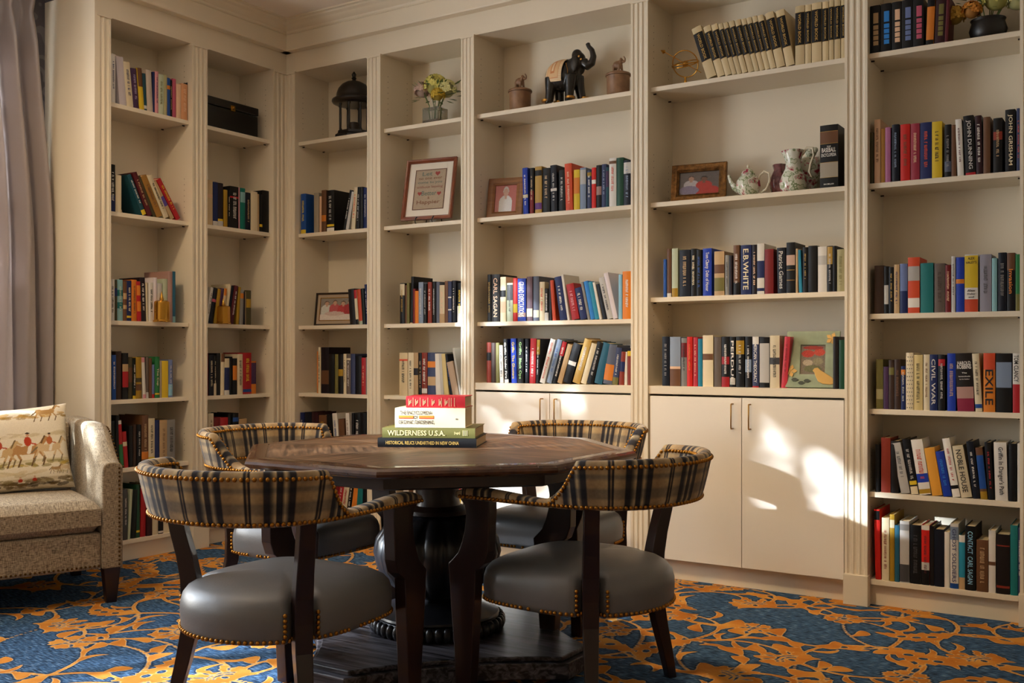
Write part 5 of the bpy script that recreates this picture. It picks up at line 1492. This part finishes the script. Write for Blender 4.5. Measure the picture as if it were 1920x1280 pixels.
# painted blanket draped over the back (a shell following the barrel of the body)
rng=np.random.default_rng(2); cv=Canvas(70,90,h('e0c8a0'))
for y in np.linspace(.05,.95,19): cv.line(.05,y,.95,y+.02,.012,h('c8884c'),.35)
cv.rect(.18,.82,.12,.88,h('c46a2c'),.6); cv.rect(.22,.78,.15,.85,h('dcb888'),.8); cv.rect(.38,.62,.28,.72,h('c06428'),.7); cv.rect(.44,.56,.34,.66,h('e0c8a0'))
cv.rect(0,1,.0,.035,h('20160e')); cv.rect(0,1,.965,1,h('20160e')); cv.rect(0,.04,0,1,h('20160e')); cv.rect(.96,1,0,1,h('20160e'))
def bl(side):
    def f(u,v):
        a=math.radians(90-122*v); x=-.36+.50*u-.08*v
        k=math.sqrt(max(.1,1-((x+.02)/.46)**2))
        return (x*ES*.84,-side*math.cos(a)*.272*k*ES,(.58+math.sin(a)*.305*k)*ES)
    return f
bm_=attrmat('painted_blanket',.5)
for sd in (1,-1): grid_print('painted_blanket',cv,bl(sd),bm_,c)
mm=MB()
for pts in ([(.13,-.222,.75),(.16,-.215,.62),(.15,-.20,.50)],): mm.tube([tuple(q*ES for q in p) for p in pts],.0018,6)
for x,z in ((.36,.86),(.40,.80)):
    mm.ball((x*ES,-.148*ES,z*ES),(.006,.002,.006),10,6)
for fx,y in ((.16,-.11),(-.34,-.11),(.36,.11),(-.2,.11)):
    mm.lathe([(.082*ES,.11*ES),(.096*ES,.115*ES),(.096*ES,.15*ES),(.082*ES,.155*ES)],18,0,Matrix.Translation((fx*ES,y*ES,0)))
mm.build('gilt_ornament',BRASS,c,smooth=True)
TERR=mat('carved_brown_resin',h('8a6648'),rough=.5,var=.25,scale=25,bump=.3,bscale=90)
for x,y,lb in ((1.631,.15,'brown lidded jar with a small elephant on its lid, left of the black elephant'),(2.232,.15,'brown lidded jar with a small elephant on its lid, right of the black elephant')):
    c=tag(empty('lidded_jar',(x,y,ZA),0),lb,'jar','elephant lidded jars')
    mm=MB(); mm.lathe([(.058,0),(.062,.004),(.062,.02),(.0585,.024),(.060,.113),(.062,.120),(.055,.122)],40); mm.build('body',TERR,c,smooth=True)
    mm=MB(); mm.lathe([(.066,.122),(.067,.128),(.064,.134),(.050,.140),(.01,.144)],40); l_=mm.build('lid',TERR,c,smooth=True)
    e=elephant(c,.074,TERR,'elephant_finial',.0024); e.location=(-.003,0,.140)
# armillary sphere
c=tag(empty('armillary_sphere',(2.617,.12,ZA)),'small brass armillary sphere with an arrow, left of the encyclopedia set','ornament')
mm=MB(); mm.lathe([(.042,0),(.044,.004),(.036,.010),(.012,.016),(.006,.022),(.008,.032),(.005,.040),(.005,.055)],32); mm.build('base',BRASSB,c,smooth=True)
for nm,rx,ry in (('ring',0,0),('ring',PI/2.3,.4),('ring',PI/2,-.9)):
    mm=MB(); M_=Matrix.Translation((0,0,.120))@Matrix.Rotation(.5+rx,4,'X')@Matrix.Rotation(ry,4,'Y')@Matrix.Rotation(PI/2,4,'X')
    mm.tube([M_@Vector((.066*math.cos(2*PI*i/40),.066*math.sin(2*PI*i/40),0)) for i in range(40)],.0028,8,closed=True); mm.build(nm,BRASSB,c,smooth='all')
mm=MB(); mm.tube([(-.095,-.03,.185),(.075,.02,.07)],.002,8); mm.lathe([(.0,.0),(.011,.01),(.0,.032)],10,0,Matrix.Translation((-.093,-.03,.183))@Matrix.Rotation(-1.0,4,'Y')); mm.build('arrow',BRASSB,c,smooth=True)
mm=MB(); mm.ball((0,0,.12),.016,16,10); mm.build('globe',BRASS,c,smooth='all')
# brass bells
for (x,y),lb,s in (((-.055,-.922),'brass handbell before the books on the third shelf, leftmost bay',1.0),((-.055,-.500),'brass handbell before the books on the third shelf, second bay',.92)):
    pass
def bell(x,y,z,lb,s,facets):
    c=tag(empty('brass_bell',(x,y,z)),lb,'bell','brass bells on the shelves'); c.scale=(1,1,1.15)
    mm=MB(); mm.lathe([(.052*s,0),(.053*s,.006*s),(.048*s,.012*s),(.047*s,.10*s),(.045*s,.108*s),(.030*s,.114*s),(.008*s,.116*s)],facets); mm.build('body',BRASSB,c,smooth=True)
    mm=MB(); mm.lathe([(.012*s,.115*s),(.013*s,.122*s),(.008*s,.135*s),(.004*s,.150*s),(.001*s,.162*s)],16); mm.build('finial',BRASSB,c,smooth=True)
BELLY=-.022
bell(.045-.055,-.930,ZCC,'round brass bell before the books on the third shelf, leftmost bay',.90,40)
bell(.045-.055,-.497,ZCC,'faceted brass bell before the books on the third shelf, second bay',.82,8)

# china tea set
def china():
    m,nt,b=nodes('floral_china'); tc=N(nt,'ShaderNodeTexCoord'); v=N(nt,'ShaderNodeTexVoronoi'); v.inputs['Scale'].default_value=34; L(nt,tc.outputs['Object'],v.inputs['Vector'])
    n=N(nt,'ShaderNodeTexNoise'); n.inputs['Scale'].default_value=26; n.inputs['Detail'].default_value=2; L(nt,tc.outputs['Object'],n.inputs['Vector'])
    r=N(nt,'ShaderNodeValToRGB'); r.color_ramp.interpolation='CONSTANT'; e=r.color_ramp.elements; e[0].position=0; e[0].color=(*lin(h('a03c50')),1); e[1].position=.40; e[1].color=(*lin(h('b8bca4')),1)
    for p,c_ in ((.425,'d08890'),(.445,'dfe0d0'),(.56,'8c9c74'),(.60,'cfd2bc')): q=e.new(p); q.color=(*lin(h(c_)),1)
    L(nt,n.outputs['Fac'],r.inputs[0]); L(nt,r.outputs[0],b.inputs['Base Color']); b.inputs['Roughness'].default_value=.12; return m
CH=china(); CHG=mat('gilded_cream_china',h('d8ccb0'),rough=.15)
c=tag(empty('teapot',(2.935,.13,ZB)),'rose patterned porcelain teapot with lid, between the gold frame and the pitcher','teapot'); c.scale=(.95,.95,1.2)
mm=MB(); mm.lathe([(.030,0),(.036,.003),(.034,.008),(.052,.022),(.062,.045),(.058,.068),(.042,.086),(.030,.092),(.032,.096)],40,rf=lambda a,z:1+.02*math.cos(8*a)); mm.build('body',CH,c,smooth='all')
mm=MB(); mm.lathe([(.034,.095),(.032,.102),(.022,.112),(.010,.118),(.006,.120)],32); l_=mm.build('lid',CH,c,smooth=True)
mm=MB(); mm.ball((0,0,.126),(.007,.007,.008),12,8); mm.build('knob',CHG,l_,smooth='all')
mm=MB(); mm.tube([(-.05,0,.035),(-.072,-.004,.048),(-.088,-.008,.070),(-.100,-.01,.098)],[.016,.013,.009,.007],14); mm.build('spout',CH,c,smooth='all')
mm=MB(); mm.tube([(.052,0,.06),(.060,-.002,.085),(.085,-.004,.100),(.110,-.006,.090),(.113,-.006,.060),(.095,-.005,.030),(.065,-.002,.018)],.005,10); mm.build('handle',CHG,c,smooth='all')
c=tag(empty('pitcher',(3.155,.125,ZB)),'tall rose patterned porcelain pitcher with a looped handle, left of the baseball encyclopedia','pitcher'); c.scale=(1.0,1.0,1.13)
mm=MB(); mm.lathe([(.040,0),(.052,.004),(.060,.022),(.064,.045),(.054,.075),(.038,.105),(.034,.130),(.042,.160),(.050,.178),(.046,.180),(.030,.15)],44,rf=lambda a,z:1+(.16*max(0,math.cos(a-PI))**6+.03*math.cos(9*a))*smooth(.14,.18,z)); mm.build('body',CH,c,smooth='all')
mm=MB(); mm.tube([(.042,-.002,.158),(.066,-.006,.184),(.092,-.01,.180),(.098,-.01,.150),(.082,-.008,.115),(.076,-.006,.085),(.088,-.006,.062)],[.005,.006,.006,.005,.005,.005,.004],10); mm.build('handle',CHG,c,smooth='all')
c=tag(empty('sugar_bowl',(3.195,.235,ZB)),'rose patterned china bowl with a flower finial, standing behind the tall pitcher','bowl')
mm=MB(); mm.lathe([(.035,0),(.040,.005),(.034,.03),(.040,.07),(.060,.11),(.062,.14),(.045,.175),(.03,.185)],32); mm.build('body',CH,c,smooth=True)
mm=MB(); mm.ball((.01,0,.205),(.028,.024,.022),12,8); mm.ball((.032,-.008,.215),(.014,.012,.014),10,6); mm.build('flower_finial',CH,c,smooth='all')
c=tag(empty('creamer',(3.06,.215,ZB)),'dark rose patterned fluted vase half hidden behind the left of the pitcher','vase')
mm=MB(); mm.lathe([(.030,0),(.034,.005),(.040,.04),(.048,.075),(.040,.105),(.026,.135),(.032,.16),(.028,.162)],32,rf=lambda a,z:1+.05*math.cos(6*a)); mm.build('body',mat('dark_rose_china',h('7a4a4c'),rough=.15,var=.6,scale=40),c,smooth='all')

# ------------------------------------------------------------------ framed pictures
def frame(loc,rz,w,hh,bw,dp,fm,label,cv,tilt=10,mat_=None,mw=0,inner=None,im=None,name='picture_frame',res=None):
    c=tag(empty(name,loc,rz),label,'picture frame')
    T_=Matrix.Rotation(math.radians(-tilt),4,'X')
    def P(x,y,z): return T_@Vector((x,y,z))
    m=MB()
    pf=[(0,.0),(0,dp*.9),(bw*.15,dp),(bw*.45,dp*.86),(bw*.7,dp*.95),(bw,dp*.6),(bw,0)]
    # mitred moulding: sweep the profile round the rectangle
    cor=[(-w/2,0,1,1),(w/2,0,-1,1),(w/2,hh,-1,-1),(-w/2,hh,1,-1)]
    for x,z,sx,sz in cor:
        for a,b_ in pf: m.v.append(tuple(P(x+sx*a,-b_,z+sz*a)))
    k=len(pf)
    for q in range(4):
        r_=(q+1)%4
        for i in range(k): j=(i+1)%k; m.f.append((q*k+i,q*k+j,r_*k+j,r_*k+i)); m.m.append(0)
    fo=m.build('moulding',fm,c,smooth=30)
    bm=bmesh.new(); bm.from_mesh(fo.data); bmesh.ops.recalc_face_normals(bm,faces=bm.faces); bm.to_mesh(fo.data); bm.free()
    m=MB(); m.box(-w/2+.002,w/2-.002,0,.004,.002,hh-.002,0,T_); m.build('backing',DARK,c)
    x0,x1,z0,z1=-w/2+bw,w/2-bw,bw,hh-bw
    if mat_:
        m=MB(); m.box(x0-.002,x1+.002,-.003,-.001,z0-.002,z1+.002,0,T_); m.build('mount',mat_,c); x0+=mw;x1-=mw;z0+=mw;z1-=mw
    if inner:
        m=MB(); t=.004
        for a in ((x0-t,x1+t,z0-t,z0),(x0-t,x1+t,z1,z1+t),(x0-t,x0,z0,z1),(x1,x1+t,z0,z1)): m.box(a[0],a[1],-.006,-.003,a[2],a[3],0,T_)
        m.build('fillet',inner,c)
    if cv is not None:
        grid_print('picture',cv,lambda u,v:tuple(P(x0+(x1-x0)*u,-.0042,z0+(z1-z0)*v)),im or attrmat('glazed_photo',.25,spec=.5),c)
    return c,T_,(x0,x1,z0,z1)
def person(cv,x,y,s,shirt,skin='c8a088',hair='a8a4a0'):
    cv.ell(x,y-.26*s,.20*s,.20*s,h(shirt)); cv.rect(x-.20*s,x+.20*s,0,max(.01,y-.26*s),h(shirt)); cv.ell(x,y+.03*s,.085*s,.12*s,h(hair)); cv.ell(x,y,.075*s,.10*s,h(skin)); cv.rect(x-.035*s,x+.035*s,y-.16*s,y-.08*s,h(skin))
WDM=mat('honey_brown_wood',h('8a5c34'),rough=.4,var=.2,scale=10,stretch=(1,1,8)); REDW=mat('reddish_wood',h('7c3f22'),rough=.3,var=.2,scale=12,coat=.2); GOLDF=mat('antique_gold_frame',h('6e4c24'),rough=.35,metal=.7,var=.5,scale=60,bump=.9,bscale=110); GILT=mat('gilt_fillet',h('c8963c'),rough=.25,metal=1)
# sampler (fourth bay)
rng=np.random.default_rng(1); cv=Canvas(60,80,h('b0a08c')); cv.noise(.18,rng)
cx=1.020
c,T_,(x0,x1,z0,z1)=frame((cx,.105,ZB+.030),math.radians(9),.330,.372,.022,.018,REDW,'stitched motto sampler in a reddish wood frame with white mount, fourth bay',cv,12,mat('white_mount',h('e4ddd0'),rough=.8),.045,inner=mat('mount_bevel',h('6c4a3c'),rough=.6),im=attrmat('linen_print',.95,spec=.1),name='framed_sampler')
xm=(x0+x1)/2; H_=z1-z0; F=Matrix(((1,0,0,0),(0,0,-1,0),(0,1,0,0),(0,0,0,1)))
words={'slategreen':('6c7c74',[('Let',.905,.34,.024,-.022),('come to you',.67,.80,.018,0),('Better',.40,.50,.028,0)]),'threadbrown':('84604c',[('no one ever',.78,.78,.018,0),('&',.28,.07,.016,0),('Happier',.16,.78,.030,0)]),'threadred':('94665c',[('without leaving',.555,.88,.019,0)])}
for k_,(cc,ls) in words.items():
    for s_,zf,wf,hg,ox in ls:
      m=MB(); put_text(m,s_,T_@Matrix.Translation((xm+ox,-.0056,z0+H_*zf))@F,(x1-x0)*wf,hg); m.build('stitched_words',mat('thread_'+k_,h(cc),rough=.9),c)
for hx,hz,s_ in ((.045,.90,.016),(-.062,.40,.014),(.066,.38,.014)):
    pts=[(s_*.062*16*math.sin(t)**3,s_*.062*(13*math.cos(t)-5*math.cos(2*t)-2*math.cos(3*t)-math.cos(4*t))) for t in [2*PI*i/24 for i in range(24)]]
    m=MB(); m.add([(p[0],p[1],0) for p in pts],[tuple(range(24))],0,T_@Matrix.Translation((xm+hx,-.0056,z0+H_*hz))@F); m.build('stitched_heart',mat('thread_heart',h('a04c48'),rough=.9),c)
e=tag(empty('display_easel',(cx,.105,ZB),math.radians(9)),'small black wire easel holding up the framed sampler, fourth bay','easel')
m=MB()
for x in (-.055,.055):
    m.tube([(x,.10,.004),(x,.02,.006),(x,-.035,.008),(x,-.040,.022),(x,-.030,.040),(x+.006,-.026,.046)],.0035,8); m.tube([(x,.09,.006),(x*.5,.085,.20)],.003,8)
m.tube([(-.055,.02,.006),(.055,.02,.006)],.003,8); m.build('wire_rack',BLK,e,smooth='all')
# family photo, third bay
cv=Canvas(56,44,h('8a8278')); [person(cv,x,y,s,c_,'c09880','5a463a') for x,y,s,c_ in ((.2,.75,.8,'c8c8c0'),(.45,.78,.8,'b85a5c'),(.7,.74,.8,'b84448'),(.9,.78,.8,'a83c40'))]; cv.rect(0,1,0,.28,h('d8ccc4')); cv.ell(.45,.3,.3,.1,h('c8b0a8')); cv.noise(.2,rng)
frame((.318,.10,ZCC),math.radians(10),.30,.205,.010,.014,mat('black_gilt_frame',h('2a1c10'),rough=.3,coat=.3),'family group photo in a dark gilt-edged frame, third shelf, third bay',cv,8,mat('taupe_mount',h('a8947c'),rough=.8),.024,inner=GILT)
# man in white shirt, fifth bay
cv=Canvas(44,56,h('b0605c')); person(cv,.5,.72,1.5,'d8d8d8','c8a494','c8c4c0'); cv.noise(.12,rng)
frame((1.545,.125,ZB),math.radians(14),.205,.235,.040,.016,WDM,'portrait of a person in a white shirt in a wide wooden frame, fifth bay',cv,12)
# gold frame, sixth bay
cv=Canvas(60,40,h('5c5450')); person(cv,.30,.70,.9,'a8a0a0','a07c68','4a3a30'); person(cv,.62,.66,1.0,'a83028','6c4c3c','1c1814'); cv.ell(.25,.2,.25,.2,h('786c80')); cv.ell(.8,.15,.2,.2,h('a82c24')); cv.noise(.25,rng)
frame((2.689,.115,ZB),math.radians(7),.275,.190,.038,.020,GOLDF,'ornate gold framed photo of two people, left end of second shelf, sixth bay',cv,9,inner=GILT)
# green frame with bird, counter of the sixth bay
cv=Canvas(44,56,h('7c7060')); cv.ell(.3,.7,.25,.12,h('b83c30')); cv.ell(.75,.75,.22,.12,h('c04838')); cv.ell(.5,.9,.4,.06,h('9c3028')); cv.ell(.3,.4,.2,.1,h('b0a088')); cv.ell(.7,.45,.2,.12,h('8c8468')); cv.ell(.5,.2,.35,.12,h('6c6c4c')); cv.noise(.4,rng)
GRN=mat('sage_green_frame',h('8f9c80'),rough=.5,var=.12,scale=18)
c,T_,_b=frame((3.262,.055,.946),math.radians(6),.235,.262,.062,.020,GRN,'sage green picture frame with a gold bird, right end of the sixth bay counter',cv,12)
G2=mat('matt_gold_bird',h('c8a25c'),rough=.4,metal=.4)
def plate(pts,x,z,s,d0=-.024,d1=-.018): 
    m=MB(); M_=T_@Matrix.Translation((x,0,z)); m.prism([(p[0]*s,p[1]*s) for p in pts],d0,d1,'y',0,M_); return m
bird=[(-.9,.55),(-.75,.75),(-.5,.8),(-.3,.6),(.1,.35),(.5,.1),(.9,-.25),(1.3,-.42),(1.25,-.6),(.8,-.5),(.4,-.55),(-.1,-.5),(-.45,-.3),(-.65,.1),(-.75,.4)]
plate(bird,.055,.045,.058).build('bird_ornament',G2,c,bevel=.002)
lfm=MB()
for x,z,a in ((-.075,.035,.6),(-.045,.02,-.2),(-.02,.03,.2)): 
    q=plate([(-.7,0),(-.3,.35),(.2,.38),(.8,0),(.2,-.38),(-.3,-.35)],x,z,.022,-.022,-.018); o=len(lfm.v); lfm.v+=q.v; lfm.f+=[tuple(i+o for i in f) for f in q.f]; lfm.m+=q.m
lfm.build('dark_leaves',mat('dark_green_leaf',h('3c4438'),rough=.4),c)
q=MB()
for x,z in ((.085,.225),(-.095,.075)):
    for k in range(5):
        a=k*2*PI/5; q.prism([(0,0),(.020*math.cos(a-.5),.020*math.sin(a-.5)),(.030*math.cos(a),.030*math.sin(a)),(.020*math.cos(a+.5),.020*math.sin(a+.5))],-.023-.0005*k,-.019,'y',0,T_@Matrix.Translation((x,0,z)))
q.build('gold_leaf_ornament',G2,c)
LAMPS=[(.75,-2.7,100,.3,-1.6),(2.95,-1.9,215,2.85,-.15,31),(1.75,-1.7,95,1.7,-.3,32),(1.2,-4.2,22)]
PEN=(1.3,-2.7,2.36,2,50)
DAY=[125,42]; GB=[100,8]; DAYC=(.76,.87,1)
SUNE=38; SUND=(3.715,5.05,-2.0)
TREEN=400; TREEZ=2.75
EXPO=0.0
# ------------------------------------------------------------------ light
# recessed warm ceiling lamps (the room's own), daylight through the two windows on the left
LAMPM=None
def canlight(x,y,p,tx=None,ty=None,size=62,col=(1,.72,.43)):
    c=tag(empty('ceiling_downlight',(x,y,ZC)),'recessed warm ceiling downlight in the white ceiling, outside the photo','ceiling light','recessed ceiling downlights')
    mm=MB(); mm.lathe([(.095,-.004),(.10,0.0),(.075,.0),(.070,-.006)],32); mm.build('trim_ring',PAINT,c,smooth=True)
    global LAMPM
    if LAMPM is None:
        m,nt,b=nodes('lamp_lens'); b.inputs['Emission Color'].default_value=(1,.75,.5,1); b.inputs['Emission Strength'].default_value=6; b.inputs['Base Color'].default_value=(.9,.9,.9,1); LAMPM=m
    mm=MB(); mm.lathe([(.07,-.003),(.001,-.0031)],24); mm.build('lens',LAMPM,c)
    l=bpy.data.lights.new('downlight','SPOT'); l.energy=p; l.color=col; l.spot_size=math.radians(size*2); l.spot_blend=.9; l.shadow_soft_size=.07
    o=bpy.data.objects.new('downlight',l); COL.objects.link(o); o.location=(x,y,ZC-.03)
    d=Vector(((tx if tx is not None else x)-x,(ty if ty is not None else y)-y,-3.0)); o.rotation_euler=d.to_track_quat('-Z','Y').to_euler()
for a in LAMPS: canlight(*a)
c=tag(empty('added_pendant_lamp',(PEN[0],PEN[1],ZC)),'brass pendant lamp added between sofa and table to brighten the ceiling, outside the photo','lamp')  # unseen hanging lamp, added to lift the ceiling and upper room
mm=MB(); mm.tube([(0,0,0),(0,0,PEN[2]-ZC+.13)],.006,8); mm.build('stem',BRASS,c,smooth='all')
mm=MB(); mm.lathe([(.05,-.0),(.055,-.02),(.01,-.03)],24); mm.build('canopy',BRASS,c,smooth=True)
mm=MB(); mm.lathe([(.02,.13),(.05,.13),(.15,.02),(.155,0),(.15,0),(.045,.12)],32,0,Matrix.Translation((0,0,PEN[2]-ZC+.02))); mm.build('lamp_shade',BRASS,c,smooth=True)
l=bpy.data.lights.new('pendant','POINT'); l.energy=PEN[3]; l.color=(1,.74,.46); l.shadow_soft_size=.09
o=bpy.data.objects.new('pendant',l); COL.objects.link(o); o.location=(PEN[0],PEN[1],PEN[2]-.08)
l=bpy.data.lights.new('ceiling_fill_uplight','SPOT'); l.energy=PEN[4]; l.color=(1,.80,.58); l.shadow_soft_size=.08; l.spot_size=math.radians(165); l.spot_blend=.6  # upward spot added to brighten the ceiling
o=bpy.data.objects.new('ceiling_fill_uplight',l); COL.objects.link(o); o.location=(PEN[0],PEN[1],PEN[2]+.18); o.rotation_euler=(PI,0,0)
for k,(y0,y1,z0,z1) in enumerate(WIN):
    for nm,fz0,fz1,en,colr,tilt in (('daylight',.30,1,DAY[k],DAYC,-88),('bounce_fill',0,.45,GB[k],(.95,.93,.86),-112)):  # the second lamp is added low at each window to brighten the ceiling
        l=bpy.data.lights.new(nm,'AREA'); l.shape='RECTANGLE'; l.size=(z1-z0)*(fz1-fz0); l.size_y=(y1-y0); l.energy=en; l.color=colr
        o=bpy.data.objects.new(nm,l); COL.objects.link(o); o.location=(X0-.20,(y0+y1)/2,z0+(z1-z0)*(fz0+fz1)/2); o.rotation_euler=(0,math.radians(tilt),0)
s=bpy.data.lights.new('sun','SUN'); s.energy=SUNE; s.angle=math.radians(1.0); s.color=(.80,.90,1)
o=bpy.data.objects.new('sun',s); COL.objects.link(o); o.rotation_euler=Vector(SUND).to_track_quat('-Z','Y').to_euler(); o.location=(-4,-6,4)
# an unseen leafy tree added outside the windows to break the sun into patches
def tree():
    c=tag(empty('dapple_tree',(-2.3,-6.5,0)),'leafy garden tree added outside the left windows to dapple the sun, beyond the photo','tree')
    mm=MB(); mm.tube([(0,0,0),(.05,.02,1.5),(0,0,3.2)],[.12,.10,.05],12); mm.build('trunk',mat('bark',h('5a4636'),rough=.9),c,smooth='all')
    r=random.Random(12); lf=MB()
    for q in range(TREEN):
        cc=Vector((r.gauss(0,.35),r.uniform(-2.6,2.4),TREEZ+r.uniform(-1.3,1.3)))
        for i in range(20):
            p=cc+Vector((r.gauss(0,.08),r.gauss(0,.11),r.gauss(0,.06))); a=r.uniform(0,2*PI); e=Vector((math.cos(a),math.sin(a),r.uniform(-.5,.5))).normalized(); f=e.orthogonal().normalized(); s_=r.uniform(.035,.075)
            lf.add([p-e*s_,p+f*s_*.5,p+e*s_,p-f*s_*.5],[(0,1,2,3)])
    l_=lf.build('foliage',mat('tree_leaf',h('4a6a34'),rough=.6),c); l_['kind']='stuff'
tree()
w=bpy.data.worlds.new('sky'); SC.world=w; w.use_nodes=True; bg=w.node_tree.nodes['Background']; bg.inputs[0].default_value=(.45,.62,1,1); bg.inputs[1].default_value=.6
SC.view_settings.view_transform='Standard'; SC.view_settings.look='None'; SC.view_settings.gamma=1; SC.view_settings.exposure=EXPO; SC.view_settings.use_curve_mapping=False
try: SC.cycles.use_denoising=True
except Exception: pass
SC.cycles.max_bounces=8; SC.cycles.diffuse_bounces=4; SC.cycles.transparent_max_bounces=12
